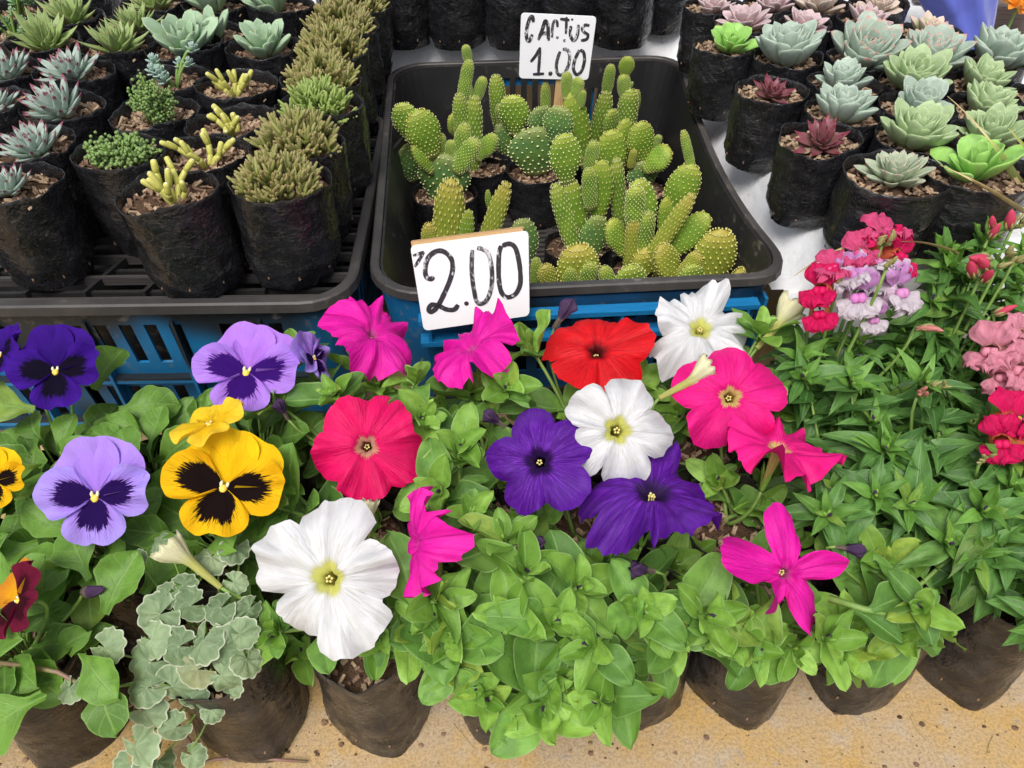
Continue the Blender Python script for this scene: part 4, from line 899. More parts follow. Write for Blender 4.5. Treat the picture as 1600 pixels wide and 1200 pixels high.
# ---------------------------------------------------------------- cacti
CF = .040; CBH = .074
CACT = [  # label, soil px, pot Y, [pads: x0,y0,x1,y1,w,kind,yaw,dY]
 ('cactus with a broad grey-green base pad and two round ears by the crate wall', 678, .845, [(690, 318, 698, 240, 74, 'g', .1, 0), (676, 246, 650, 172, 50, 'f', .2, -.005), (645, 222, 627, 160, 40, 'f', -.2, .012), (676, 270, 645, 222, 27, 'f', .6, -.01), (690, 248, 689, 208, 16, 'c', 0, .006), (704, 250, 705, 219, 17, 'c', 0, 0), (711, 262, 728, 192, 23, 'c', .2, 0), (712, 268, 746, 217, 27, 'c', .1, -.008), (650, 282, 632, 226, 44, 'g', .5, .03)]),
 ('tall slender cactus stacked high against the back of the crate', 752, .915, [(738, 272, 741, 148, 27, 'c', 0, 0), (724, 232, 717, 145, 23, 'c', .3, -.004), (722, 156, 734, 92, 19, 'c', 0, 0), (732, 97, 727, 70, 14, 'c', 0, 0), (744, 156, 756, 120, 17, 'c', .4, .004), (735, 158, 733, 128, 9, 'c', 0, 0), (716, 216, 706, 178, 24, 'f', .6, .012), (745, 250, 775, 210, 24, 'f', .2, -.006)]),
 ('cactus with one bright rounded pad and a pointed finger by the back wall', 792, .958, [(800, 248, 785, 188, 42, 'g', .4, 0), (790, 205, 780, 162, 18, 'c', 0, 0), (783, 205, 774, 116, 25, 'c', .2, .012), (808, 212, 800, 148, 44, 'f', -.2, -.008)]),
 ('large dark green cactus pads in front of the wooden sign stake', 842, .9, [(840, 272, 838, 198, 82, 'g', .1, 0), (846, 212, 845, 166, 40, 'g', .3, .014), (868, 226, 876, 166, 44, 'g', -.2, -.008), (916, 262, 890, 144, 40, 'f', .2, .016), (887, 156, 885, 112, 19, 'c', .3, .016), (896, 156, 906, 121, 20, 'c', -.2, .014), (906, 168, 911, 140, 13, 'c', 0, .012), (853, 190, 852, 128, 16, 'c', .4, .04)]),
 ('cactus with a ridged finger pad leaning right beside the sign stake', 938, .985, [(928, 252, 948, 140, 28, 'c', .4, 0), (947, 148, 955, 100, 17, 'c', .2, 0), (952, 222, 957, 170, 26, 'f', .5, -.008)]),
 ('cactus with stacked round pads at the right back of the crate', 985, .99, [(974, 222, 985, 138, 31, 'c', .1, 0), (976, 150, 974, 116, 20, 'c', 0, 0), (975, 122, 982, 88, 22, 'f', 0, 0), (986, 190, 994, 140, 22, 'f', .6, .008), (982, 138, 989, 128, 6, 'c', 0, 0)]),
 ('cluster of rounded cactus pads beside the right crate wall', 1000, .858, [(1005, 300, 1003, 250, 46, 'g', .1, 0), (1002, 256, 1001, 190, 39, 'f', .1, 0), (980, 262, 975, 186, 32, 'f', .3, .016), (960, 285, 954, 203, 44, 'f', -.1, .006), (1006, 266, 1048, 232, 37, 'f', -.3, -.008), (1022, 232, 1031, 211, 12, 'c', 0, 0), (985, 262, 991, 233, 12, 'y', 0, -.01)]),
 ('cactus with one tall bright oval pad over paired fingers', 905, .735, [(886, 288, 881, 208, 46, 'f', .1, -.004), (904, 392, 890, 280, 40, 'f', .1, 0), (900, 398, 866, 286, 28, 'c', .2, -.008), (932, 356, 941, 249, 37, 'f', -.1, .004), (923, 326, 919, 262, 22, 'c', 0, -.006), (918, 412, 936, 336, 42, 'g', .2, -.008), (920, 268, 929, 220, 20, 'c', .2, .008), (970, 372, 963, 246, 24, 'c', .3, .02)]),
 ('many-fingered yellowish cactus spreading at the right of the crate', 1012, .69, [(1016, 458, 1010, 386, 54, 'y1', .1, 0), (984, 442, 990, 340, 24, 'y', 0, .004), (1012, 372, 995, 280, 47, 'f', .1, .012), (990, 352, 994, 291, 30, 'c', 0, .004), (1004, 410, 1014, 330, 26, 'c', .4, .004), (974, 398, 953, 344, 34, 'f', .3, .006), (1004, 420, 1084, 302, 25, 'y', .2, -.006), (1038, 404, 1108, 334, 40, 'f', -.1, .0), (1042, 400, 1040, 308, 26, 'f', .1, .016), (1046, 340, 1082, 256, 47, 'f', .1, .02), (1082, 268, 1067, 203, 15, 'c', 0, .02)]),
 ('heart-shaped yellowing cactus pad with small pads at its foot', 1098, .655, [(1102, 456, 1127, 358, 62, 'y1', .1, 0), (1060, 446, 1030, 384, 42, 'y1', .3, .004), (1062, 440, 1094, 394, 26, 'y', 0, -.004), (1078, 462, 1083, 412, 40, 'f', .1, -.008)]),
 ('round yellow-green cactus pad with two small fingers at the crate front', 898, .645, [(904, 470, 903, 382, 62, 'y1', .1, 0), (890, 466, 891, 417, 22, 'c', 0, -.008), (910, 462, 924, 410, 26, 'c', .2, -.008), (866, 466, 850, 414, 30, 'y', .2, -.004), (838, 466, 838, 402, 18, 'c', 0, 0)]),
 ('pair of low bright pads just above the front rim', 985, .628, [(984, 478, 985, 414, 48, 'f', .1, 0), (962, 470, 942, 416, 24, 'c', 0, -.004)]),
 ('single pad tip showing alone by the right front corner', 1160, .635, [(1168, 480, 1152, 422, 44, 'y1', .2, 0)]),
 ('ridged yellow-dotted cactus column standing behind the larger price sign', 712, .69, [(696, 440, 705, 278, 46, 'y', .1, 0), (676, 420, 670, 348, 26, 'y', .2, -.004), (722, 420, 733, 326, 22, 'f', .2, -.006), (742, 430, 793, 283, 28, 'y', .1, .004), (764, 330, 762, 296, 9, 'f', 0, .012), (822, 420, 815, 341, 44, 'g', .2, .004)])]
random.seed(21)
for lb, px, Y, pads in CACT:
    hs_ = CF + CBH * .86
    # soil point on the ray column px at depth Y
    zc = Y * PC + (CH - hs_) * PS; p = V(((px - 800) / FPX * zc, Y, CF))
    if px < 690: p.x += .012
    if px > 1090: p.x -= .02
    r = thing('potted_cactus', lb, 'potted cactus', p, 'bunny-ear cacti in the crate')
    pot(r, .04, .036, CBH, sd=2)
    for (x0, y0, x1, y1, w_, k, yaw, dY) in pads:
        a = atY(x0, y0, Y + dY); c = atY(x1, y1, Y + dY - .004)
        Wm = 1.1 * w_ * mpp(a.lerp(c, .5)); Ln = (c - a).length
        d = (c - a).normalized(); tow = V((0, -PS, PC)); tow = Matrix.Rotation(yaw, 3, d) @ tow
        lib = PADS[k[0]]; me = lib[1] if k == 'y1' else lib[0] if k == 'y' else random.choice(lib)
        kid('pad', me, r, frame(a - p, d, tow, Wm, Ln, min(Wm, Ln * .8)))

# ---------------------------------------------------------------- price signs
def sign(label, TL, TR, BR, BL, scale, off, Y, glyphs, stakes, tilt_top, wpx):
    q = lambda c: (c[0] / scale + off[0], c[1] / scale + off[1])
    tl, tr, bl_ = q(TL), q(TR), q(BL)
    A = atY(*tl, Y + tilt_top); B = atY(*tr, Y + tilt_top); C = atY(*bl_, Y)
    X = B - A; Dn = C - A; Wd, Hd = X.length, Dn.length; nrm = Dn.cross(X).normalized(); X.normalize(); Yd = nrm.cross(X)
    root = thing('price_sign', label, 'sign', C - V((0, 0, .08)))
    M = Matrix.Translation(A - V(root.location)) @ Matrix((X, Yd, nrm)).transposed().to_4x4()      # local x right, y up, z out
    sk = Dn.dot(X)
    def uvp(p):
        det = (TR[0] - TL[0]) * (BL[1] - TL[1]) - (TR[1] - TL[1]) * (BL[0] - TL[0]); dx, dy = p[0] - TL[0], p[1] - TL[1]
        u = (dx * (BL[1] - TL[1]) - dy * (BL[0] - TL[0])) / det; v = ((TR[0] - TL[0]) * dy - (TR[1] - TL[1]) * dx) / det
        return V((u * Wd + v * sk, -v * Hd, 0))
    b = MB(); rr = .005; ring = []
    cs = [uvp(c) for c in (TL, TR, BR, BL)]; cen = sum(cs, V()) / 4
    for i, c in enumerate(cs):
        a_, b_ = (cs[i - 1] - c).normalized(), (cs[(i + 1) % 4] - c).normalized()
        for t in range(6):
            s = t / 5; ring.append((1 - s) ** 2 * (c + a_ * rr) + 2 * s * (1 - s) * c + s * s * (c + b_ * rr))
    n = len(ring); prof = [(1, -.0022), (1, -.0004), (.994, 0.)]
    pts = [cen + (p - cen) * k + V((0, 0, z)) for k, z in prof for p in ring]
    b.grid(pts, 3, n, 0, None, True); b.f += [tuple(range(2 * n, 3 * n)), tuple(range(n - 1, -1, -1))]; b.m += [0, 0]
    b.f = [f[::-1] for f in b.f]
    kid('board', b.build('board', MT['sign'], False), root, M)
    for (nm, mat, strokes, wz) in glyphs:
        b = MB()
        for zi, st in enumerate(strokes):
            P = [uvp(p) for p in st]; hw = wz * Wd / wpx / 2
            if len(P) == 1:
                k = 14; b.add([P[0] + V((math.cos(6.283 * i / k), math.sin(6.283 * i / k), 0)) * hw + V((0, 0, .0004)) for i in range(k)], [tuple(range(k))]); continue
            S = []                                            # smooth the polyline
            for i in range(len(P) - 1):
                p0, p1, p2, p3 = P[max(i - 1, 0)], P[i], P[i + 1], P[min(i + 2, len(P) - 1)]
                for t in range(6):
                    s = t / 6; S.append(.5 * (2 * p1 + (p2 - p0) * s + (2 * p0 - 5 * p1 + 4 * p2 - p3) * s * s + (3 * p1 - p0 - 3 * p2 + p3) * s ** 3))
            S.append(P[-1]); pts = []
            for i, p in enumerate(S):
                t = (S[min(i + 1, len(S) - 1)] - S[max(i - 1, 0)]).normalized(); nn = V((-t.y, t.x, 0))
                e = .7 + .3 * min(1, i / 3, (len(S) - 1 - i) / 3) + .12 * nz(i * .35, zi * 7 + wz)
                pts += [p + nn * hw * e + V((0, 0, .0004 + .0001 * zi)), p - nn * hw * e + V((0, 0, .0004 + .0001 * zi))]
            b.grid(pts, len(S), 2)
        kid(nm, b.build(nm, MT[mat], False), root, M)
    for (c, d, R) in stakes:
        kid('stake' if d[1] > .03 else 'wood_edge', BARW, root, M @ Matrix.Translation(c) @ Matrix.Rotation(R, 4, 'Z') @ Matrix.Diagonal((*d, 1)))
    return root
fb = MB(); fb.box((0, 0, 0), (1, 1, 1)); BARW = fb.build('wood_bar', MT['wood'], False)
g2 = [('numeral', 'ink', [[(370, 570), (335, 595), (290, 565), (285, 470), (320, 380), (400, 325), (480, 335), (545, 400), (560, 490), (535, 600), (480, 730), (430, 830), (390, 890), (340, 922), (318, 890), (355, 848), (430, 862), (500, 893), (580, 895), (622, 845)]], 50),
      ('decimal_point', 'ink', [[(707, 832)]], 48),
      ('numeral', 'inkf', [[(755, 310), (750, 440), (760, 580), (785, 720), (810, 805), (850, 835), (910, 800), (950, 700), (960, 580), (948, 460), (915, 350), (860, 305), (800, 292)]], 46),
      ('numeral', 'ink', [[(1040, 270), (1022, 330), (1020, 450), (1030, 600), (1060, 715), (1120, 765), (1200, 735), (1243, 650), (1245, 560), (1225, 430), (1190, 310), (1150, 260), (1100, 252), (1050, 272)]], 48),
      ('mark', 'ink', [[(270, 335), (225, 405), (178, 478)], [(160, 372), (270, 332)]], 34)]
sign('white price sign hand painted 2.00, tilted in front of the cactus crate', (130, 280), (1300, 130), (1360, 950), (265, 1120), 6.317, (620, 340), .528, g2,
     [((.05, -.09, -.0055), (.014, .1, .006), -.13), ((.05, .0005, -.0045), (.098, .005, .005), .0)], .028, 1180)
g1 = [('letter', 'ink', [[(262, 205), (250, 155), (222, 180), (197, 280), (200, 355), (225, 375), (252, 315)]], 34),
      ('letter', 'ink', [[(308, 368), (345, 275), (370, 195), (395, 225), (403, 300), (406, 375)], [(335, 312), (400, 300)]], 34),
      ('letter', 'inkf', [[(490, 250), (482, 200), (455, 198), (440, 260), (440, 345)], [(490, 345)]], 26),
      ('letter', 'ink', [[(512, 175), (600, 186)], [(572, 158), (570, 310)], [(560, 373)]], 28), ('mark', 'ink', [[(625, 180)]], 22),
      ('letter', 'ink', [[(614, 238), (614, 325), (645, 372), (678, 330), (686, 228)]], 32),
      ('letter', 'ink', [[(790, 238), (752, 230), (722, 262), (742, 295), (780, 322), (768, 362), (715, 374)]], 28),
      ('numeral', 'ink', [[(238, 575), (290, 510), (326, 440)], [(326, 436), (322, 560), (314, 688)], [(262, 694), (370, 688)]], 30),
      ('decimal_point', 'ink', [[(432, 688)]], 42),
      ('numeral', 'inkf', [[(520, 475), (492, 570), (492, 660), (522, 702), (572, 680), (606, 600), (614, 520), (592, 462), (545, 455)]], 32),
      ('numeral', 'ink', [[(705, 462), (664, 560), (655, 645), (690, 700), (735, 660), (758, 570), (748, 490), (712, 460)]], 32)]
sign('white sign hand painted CACTUS 1.00 on a wooden stake among the cacti', (145, 120), (855, 155), (805, 755), (125, 735), 6., (790, 0), .93, g1,
     [((.052, -.12, -.006), (.0115, .17, .006), -.02)], .012, 710)

# ---------------------------------------------------------------- flowering plants
GBH = .112
class Plant:
    def __init__(s, name, label, x, y, cat, group=None, vis=True, rx=.042, h=GBH):
        s.c = V((x, y, 0)); s.h = h
        s.root = thing(name, label, cat, s.c, group); s.bag = pot(s.root, rx, rx * .9, h, True, rz=-PI / 2 + rnd(-.7, .7))
        s.soil = V((x, y, h * .86)); s.n = 0
    def kid(s, nm, me, M): return kid(nm, me, s.root, Matrix.Translation(-s.c) @ M)
    def stem(s, pts, r, mat='stem', nm='stem', r2=None):
        b = MB(); n = len(pts); b.tube([p - s.c for p in pts], [r + ((r2 or r * .7) - r) * i / (n - 1) for i in range(n)], 7)
        kid(nm, b.build(nm, MT[mat]), s.root)
def rowpos(x, row): return x, .268 + .08 * row + .078 * x
UP = V((0, 0, 1))
def leafM(p, d, L, wf=1., up=UP): return frame(p, d, up, L * wf, L, L)
def topx(p):
    z = p.y * PC + (CH - p.z) * PS; return 800 + FPX * p.x / z, 600 + FPX * ((CH - p.z) * PC - p.y * PS) / z
FLP = []
def duck(p):
    x, y = topx(p)
    for (fx, fy, dia) in FLP:
        if ((x - fx) ** 2 + (y - fy) ** 2) ** .5 < dia * .5: return atY(x, y + 14, p.y + .03)
    return p
def shoot(P, tip, d, big=1., kind='pet', nodes=4, rose=True):
    """a stem from the bag to tip, paired leaves along it and a star of young leaves at its end"""
    tip = duck(tip)
    LL, LY = (L_PET, L_PETY) if kind == 'pet' else (L_SNAP, L_SNAPY)
    s0 = P.soil + V((rnd(-.012, .012), rnd(-.012, .012), -.006)); d = d.normalized()
    m = s0.lerp(tip, .5); m.z = max(m.z, s0.z * .35 + tip.z * .65) + .004
    pts = bez(s0, m, tip, 8); P.stem(pts, .0019 if kind == 'pet' else .0015)
    az0 = rnd(0, PI)
    for i in range(nodes):
        t = .42 + .5 * i / max(1, nodes - 1); k = t * 8; j = min(7, int(k)); p = pts[j].lerp(pts[j + 1], k - j); tn = (pts[j + 1] - pts[j]).normalized()
        if p.z < P.h * .8: continue
        x = tn.orthogonal().normalized(); y = tn.cross(x)
        for q in (0, 1):
            a = az0 + i * 1.57 + q * PI + rnd(-.35, .35); o = x * math.cos(a) + y * math.sin(a)
            if o.z < -.55: o.z *= .3
            dd = (o + tn * rnd(.15, .55) + UP * (rnd(-.1, .25) if kind == 'pet' else rnd(-.15, .1))).normalized(); L = big * (random.choice((rnd(.022, .032), rnd(.032, .045), rnd(.038, .054))) if kind == 'pet' else rnd(.032, .054)) * (1.12 - .3 * t)
            P.kid('leaf', random.choice(LL), leafM(p, dd, L, rnd(.9, 1.15), UP + tn * .5 + V((0, -.25, 0))))
    if rose:
        x = d.orthogonal().normalized(); y = d.cross(x); n = 6 if kind == 'pet' else 8; a0 = rnd(0, 6)
        for i in range(n):
            f = i / n; a = a0 + i * 2.4; el = .35 + .85 * f; o = x * math.cos(a) + y * math.sin(a)
            L = big * (rnd(.016, .024) + .014 * f) * (1.0 if kind == 'pet' else .95)
            P.kid('leaf', random.choice(LY if f < .75 or kind == 'pet' else LL), leafM(tip - d * .006 * f, d * math.cos(el) + o * math.sin(el), L, rnd(.78, .95), d * math.sin(el) - o * math.cos(el)))
        for i in range(3):
            a = rnd(0, 6.3); P.kid('bud', BUDS[i % 2], face(tip + d * .001, d + (x * math.cos(a) + y * math.sin(a)) * .5, 0, .0045 if kind == 'pet' else .004))
def sb2(m):
    b = MB(); b.tube([V((0, 0, 0)), V((0, 0, .5)), V((0, .1, 1.3)), V((0, .15, 1.7))], [.28, .42, .3, .05], 6); return b.build('bud', m)
BUDS = [sb2(MT['petyoung']), sb2(MT['wilt'])]
gp = 'petunias in front of the crates'; gs = 'snapdragons'; gn = 'pansies'
random.seed(77)
PL = {}
def pet(key, label, x, row): PL[key] = Plant('petunia', label, *rowpos(x, row), 'potted petunia', gp)
pet('white0', 'petunia with one large white flower, in a bag on the concrete', -.105, 0); pet('mag0', 'leafy petunia with a magenta flower turned sideways, in the front row', -.005, 0)
pet('leaf0', 'leafy petunia with many green star tips and no open flower', .098, 0); pet('star0', 'petunia with a narrow-petalled magenta star flower', .185, 0)
pet('arm0', 'sparse petunia with one long shoot reaching over its bag', .282, 0)
pet('rose1', 'petunia with a flat crimson rose flower and tan throat', -.125, 1); pet('leaf1', 'bushy green petunia between the crimson flower and the purple one', -.03, 1)
pet('purple1', 'petunia with two deep purple flowers', .05, 1); pet('white1', 'petunia with a white yellow-eyed flower over the purple ones', .105, 1.25)
pet('pink1', 'petunia with two overlapping hot pink flowers', .175, 1)
pet('mag2', 'petunia with a magenta flower in front of the crate corner', -.115, 2); pet('mag3', 'petunia with a magenta flower below the larger price sign', -.025, 2)
pet('red2', 'petunia with a single scarlet flower', .07, 2.1); pet('white2', 'petunia with a ruffled white flower at the crate front', .165, 2.1)
def snap(key, label, x, row): PL[key] = Plant('snapdragon', label, *rowpos(x, row), 'potted snapdragon', gs)
snap('s0', 'green snapdragon without flowers in the bag at the end of the front row', .375, 0)
snap('s1', 'green snapdragon beside the hot pink petunias', .265, 1.05); snap('s2', 'snapdragon with small greenish flower buds', .355, 1.05); snap('s3', 'snapdragon with a scarlet flower spike', .45, 1.05)
snap('s4', 'snapdragon with red and lilac flower spikes beside the white sheet', .262, 2.1); snap('s5', 'snapdragon with dark rose buds below the wide succulent bags', .36, 2.1); snap('s6', 'snapdragon with pale pink flowers', .45, 2.0)
def pan(key, label, x, row): PL[key] = Plant('pansy', label, *rowpos(x, row), 'potted pansy', gn)
pan('maroon', 'pansy with a maroon and gold flower', -.345, .1); pan('corner', 'pansy with soft scalloped leaves in the corner bag', -.44, 0.)
pan('lav', 'pansy with a large lavender dark-blotched flower', -.31, 1.0); pan('yel', 'pansy with two bright yellow flowers', -.215, 1.0)
pan('yel2', 'pansy with a yellow black-centred flower beside the lavender one', -.415, 1.0)
pan('dark', 'pansy with deep indigo yellow-eyed flowers', -.375, 2.); pan('vio', 'pansy with a violet flower against the slotted crate', -.215, 2.1)
pan('gap', 'young pansy with only leaves, between the indigo and the violet pansies', -.3, 1.95)
PL['ivy'] = Plant('ground_ivy', 'trailing grey-green ivy with scalloped cream-edged leaves', *rowpos(-.205, 0), 'potted ivy', None)

def nearest(p, pre):
    return min((P for P in PL.values() if P.root.name.startswith(pre)), key=lambda P: (P.c.xy - p.xy).length)
tdir = lambda p, P: (V((p.x - P.c.x, p.y - P.c.y, 0)) * 9 + UP * .75 + V((0, -.22, 0)))
TIPS = [(742, 1060, .135), (715, 985, .15), (790, 848, .17), (800, 950, .165), (924, 1013, .15), (936, 1095, .125), (904, 905, .165), (1050, 868, .17), (1103, 963, .155), (1168, 890, .17), (1288, 1000, .135), (1255, 962, .14),
        (850, 1065, .125), (640, 985, .14), (1000, 960, .15), (430, 985, .14), (647, 590, .175), (735, 600, .19), (790, 605, .18), (720, 689, .18), (685, 758, .175), (716, 722, .17), (735, 800, .175), (528, 625, .175), (437, 640, .17), (433, 742, .17),
        (831, 545, .18), (1122, 735, .175), (1186, 530, .18), (1190, 780, .165), (1090, 840, .165), (660, 930, .16), (590, 600, .165), (1000, 600, .175), (470, 560, .16), (600, 880, .15), (890, 640, .17), (540, 860, .15), (780, 720, .165), (1240, 840, .16), (960, 850, .165), (820, 900, .16), (700, 860, .16), (860, 980, .15), (1180, 1010, .13), (470, 800, .155), (660, 660, .165), (1060, 640, .165), (920, 520, .16), (560, 560, .165), (1140, 600, .16), (1330, 960, .13), (500, 660, .165), (1200, 640, .165), (700, 1035, .135), (765, 1085, .125), (850, 1105, .12), (970, 1062, .13), (885, 1055, .135), (1240, 1010, .125), (1325, 1005, .125), (1150, 995, .135), (690, 960, .15), (1050, 985, .14), (470, 1000, .13), (590, 985, .135)]
# petunia flowers: plant, px, py, h, diameter, facing, roll, material, shape
FL = [('white0', 512, 905, .186, 222, (-.06, .22, 1), .25, 'white', dict(depth=.26, ruf=.1, curl=.34, irr=.13, lob=.45)),
      ('rose1', 572, 698, .183, 172, (.12, .08, 1), .9, 'rose', dict(depth=.2, ruf=.04, curl=.26, irr=.09, lob=.6)),
      ('mag2', 585, 518, .2, 150, (.5, .55, .62), .2, 'magenta', dict(depth=.2, ruf=.11, curl=.36, lob=.32)),
      ('mag3', 735, 540, .196, 150, (-.38, .72, .5), .7, 'magenta', dict(depth=.22, ruf=.11, curl=.4, lob=.32)),
      ('red2', 934, 546, .192, 162, (.04, .5, .85), .3, 'red', dict(depth=.2, ruf=.035, curl=.28)),
      ('white2', 1095, 512, .196, 160, (0, .48, .85), .1, 'white', dict(depth=.28, ruf=.13, curl=.34, irr=.12, lob=.36)),
      ('white1', 965, 672, .216, 200, (.02, .16, 1), -.05, 'white', dict(depth=.34, ruf=.075, curl=.34, irr=.14, lob=.5)),
      ('pink1', 1142, 620, .197, 178, (-.12, .12, 1), .3, 'pink', dict(depth=.32, ruf=.03, curl=.3, irr=.12, lob=.55)),
      ('pink1', 1218, 697, .186, 178, (.15, .84, .5), .5, 'pink', dict(depth=.24, ruf=.13, curl=.5, lob=.32)),
      ('purple1', 842, 722, .2, 172, (-.2, .15, 1), .55, 'purple', dict(depth=.3, ruf=.03, curl=.3, lob=.8)),
      ('purple1', 1020, 768, .19, 218, (.08, .86, .48), .15, 'purple', dict(depth=.18, ruf=.13, curl=.36, lob=.36)),
      ('mag0', 648, 850, .185, 165, (-.86, .1, .42), .4, 'magenta', dict(depth=.26, ruf=.12, curl=.42, tubeL=.75, lob=.35)),
      ('star0', 1230, 897, .182, 178, (.05, .12, 1), .3, 'magenta', dict(depth=.66, ruf=.08, curl=.75, irr=.3, lob=.9))]
FLP += [(f[1], f[2], f[4]) for f in FL]
random.seed(31)
for (px, py, h) in TIPS:
    p = at(px, py, h); P = nearest(p, 'petunia'); shoot(P, p + V((0, 0, rnd(-.012, .012))), tdir(p, P) + V((rnd(-.4, .4), rnd(-.4, .2), rnd(-.2, .5))), rnd(.85, 1.2), 'pet', random.choice((1, 2, 3))); P.n += 1
for k, P in PL.items():
    if P.root.name.startswith('petunia'):
        for i in range(max(2, 6 - P.n)):
            a = rnd(0, 6.3); q = rnd(.02, .06); tip = P.c + V((math.cos(a) * q, math.sin(a) * q, rnd(.12, .165))); shoot(P, tip, tdir(tip, P) + V((rnd(-.4, .4), rnd(-.4, .2), 0)), rnd(.75, 1.15), 'pet', 4)
# long reaching shoot of the sparse plant
P = PL['arm0']; p = at(1468, 985, .145); shoot(P, p, V((1, -.3, .35)), .7, 'pet', 1)
P.stem([at(1295, 935, .15), at(1350, 952, .155), at(1410, 962, .15), at(1468, 985, .145)], .0026)
P.kid('leaf', L_PET[1], leafM(at(1360, 955, .155), V((.9, .35, .3)), .042, .9)); P.kid('leaf', L_PET[3], leafM(at(1335, 955, .152), V((.8, -.5, -.1)), .036, 1))

for i, (k, px, py, h, dia, fc, roll, mat, kw) in enumerate(FL):
    P = PL[k]; p = at(px, py, h); R = dia * mpp(p) / 2 * 1.03; d = cdir(*fc); M = face(p, d, roll, R)
    f = P.kid('flower', corolla('flower', MT[mat], 10 + i * 3, **kw), M)
    kid('stamen', STAM, f, Matrix.Translation((0, 0, -.03 if mat in ('white', 'purple') else -.2)) @ Matrix.Rotation(i * 1.3, 4, 'Z') @ Matrix.Diagonal((.8, .8, .8, 1))); kid('calyx', CALYX, f, Matrix.Translation((0, 0, .98 - kw.get('tubeL', .85) - .1)))
    e = p - d * R * (kw.get('tubeL', .85) + .14); s0 = P.soil
    P.stem(bez(s0, e - d * .03, e, 8), .0018)
for (k, b0, m0, h0, h1) in [('ivy', (345, 918), (262, 848), .16, .185), ('rose1', (578, 838), (582, 782), .15, .168), ('white1', (1030, 622), (1112, 578), .19, .205), ('white2', (1182, 545), (1240, 480), .18, .2)]:
    P = PL[k] if k != 'ivy' else PL['white0']; a = at(*b0, h0); c = at(*m0, h1); L = (c - a).length
    P.kid('flower_bud', BUD, face(a, c - a, rnd(0, 6), L) @ Matrix.Diagonal((.95, .95, 1, 1)))
    P.stem(bez(P.soil, a - (c - a) * .3, a, 6), .0018)
for (px, py, h, a, L) in [(880, 490, .195, (.5, .8, .2), .03), (772, 655, .19, (-.7, .5, .3), .022), (828, 850, .175, (.9, .2, .3), .02), (1002, 890, .17, (-.8, .2, .5), .024), (1330, 858, .165, (.9, -.1, .3), .02), (440, 640, .18, (-.4, .8, .4), .02), (760, 855, .17, (-.3, .6, .5), .016)]:
    p = at(px, py, h); P = nearest(p, 'petunia'); d = cdir(*a); P.kid('wilted_flower', WILT, face(p - d * L * .5, d, 0, L)); P.stem(bez(P.soil, p - d * L * 1.6, p - d * L * .5, 5), .0013)

# pansies
PN = [('dark', 88, 580, .197, 146, (.05, .12, 1), .1, 'dark'), ('dark', 2, 556, .197, 110, (-.5, .3, .8), .5, 'dark'), ('vio', 386, 582, .197, 172, (.06, .42, .9), -.1, 'lav2'), ('vio', 490, 560, .19, 92, (.85, .3, .25), .3, 'lav'),
      ('lav', 150, 776, .192, 184, (.02, .1, 1), .04, 'lav'), ('yel', 350, 762, .194, 194, (.2, .42, .88), -.22, 'yel'), ('yel', 328, 664, .212, 126, (-.25, .72, .5), .7, 'yelp'), ('yel2', -8, 752, .19, 104, (0, .1, 1), .1, 'yel'), ('maroon', 30, 938, .18, 132, (-.5, .3, .8), 1.2, 'mar')]
for (k, px, py, h, dia, fc, roll, kind) in PN:
    P = PL[k]; p = at(px, py, h); R = dia * mpp(p) / 2; d = cdir(*fc); pansy(P.root, p, d, roll, R, kind)
    e = p - d * R * .38; P.stem(bez(P.soil, e - d * .02 + V((0, 0, .004)), e, 8), .0016)
random.seed(8)
for k, P in PL.items():
    if not P.root.name.startswith('pansy'): continue
    for i in range(34):
        a = i * 2.4 + rnd(-.3, .3); q = rnd(.006, .034); f = i / 34
        base_ = P.soil + V((math.cos(a) * q * .4, math.sin(a) * q * .4, .004)); hh = rnd(.012, .05) * (1.1 - .5 * f); p = P.soil + V((math.cos(a) * q, math.sin(a) * q, hh))
        el = .5 + .85 * f; d = V((math.cos(a) * math.sin(el), math.sin(a) * math.sin(el), math.cos(el) * .8))
        P.stem([base_, base_.lerp(p, .6) + V((0, 0, .003)), p], .0011, nm='petiole')
        P.kid('leaf', random.choice(L_PAN), leafM(p, d, rnd(.03, .046), rnd(.85, 1.1), UP + V((0, -.5, 0))))
# hand-placed large pansy leaves
for k, px, py, h, d, L in [('dark', 55, 640, .165, (-1, .1, .1), .05), ('dark', 150, 610, .16, (.25, .9, .5), .045), ('dark', 185, 640, .15, (1, .1, .2), .046), ('dark', 165, 650, .15, (.8, -.5, .1), .035), ('dark', 60, 690, .14, (.1, -.9, -.1), .04), ('corner', 70, 1085, .145, (-.8, -.5, -.1), .055), ('maroon', 140, 905, .15, (-.5, .6, .4), .05), ('maroon', 165, 960, .15, (.3, .5, .6), .045), ('maroon', 130, 1020, .14, (.5, -.6, .1), .04), ('maroon', 160, 1050, .13, (.3, -.9, 0), .04), ('yel', 225, 930, .13, (.4, .7, .3), .045), ('lav', 60, 850, .14, (-.5, -.3, .1), .055), ('lav', 120, 880, .13, (-.3, -.5, 0), .05), ('yel', 215, 740, .15, (-.4, .5, .4), .045)]:
    P = PL[k]; P.kid('leaf', random.choice(L_PAN), leafM(at(px, py, h), V(d), L, 1.05, UP + V((0, -.6, 0))))
p = at(130, 925, .16); PL['maroon'].kid('bud', BUDS[1], face(p, cdir(.9, .1, .3), 0, .011)); PL['maroon'].stem(bez(PL['maroon'].soil, p + V((-.01, 0, -.02)), p, 5), .0014)

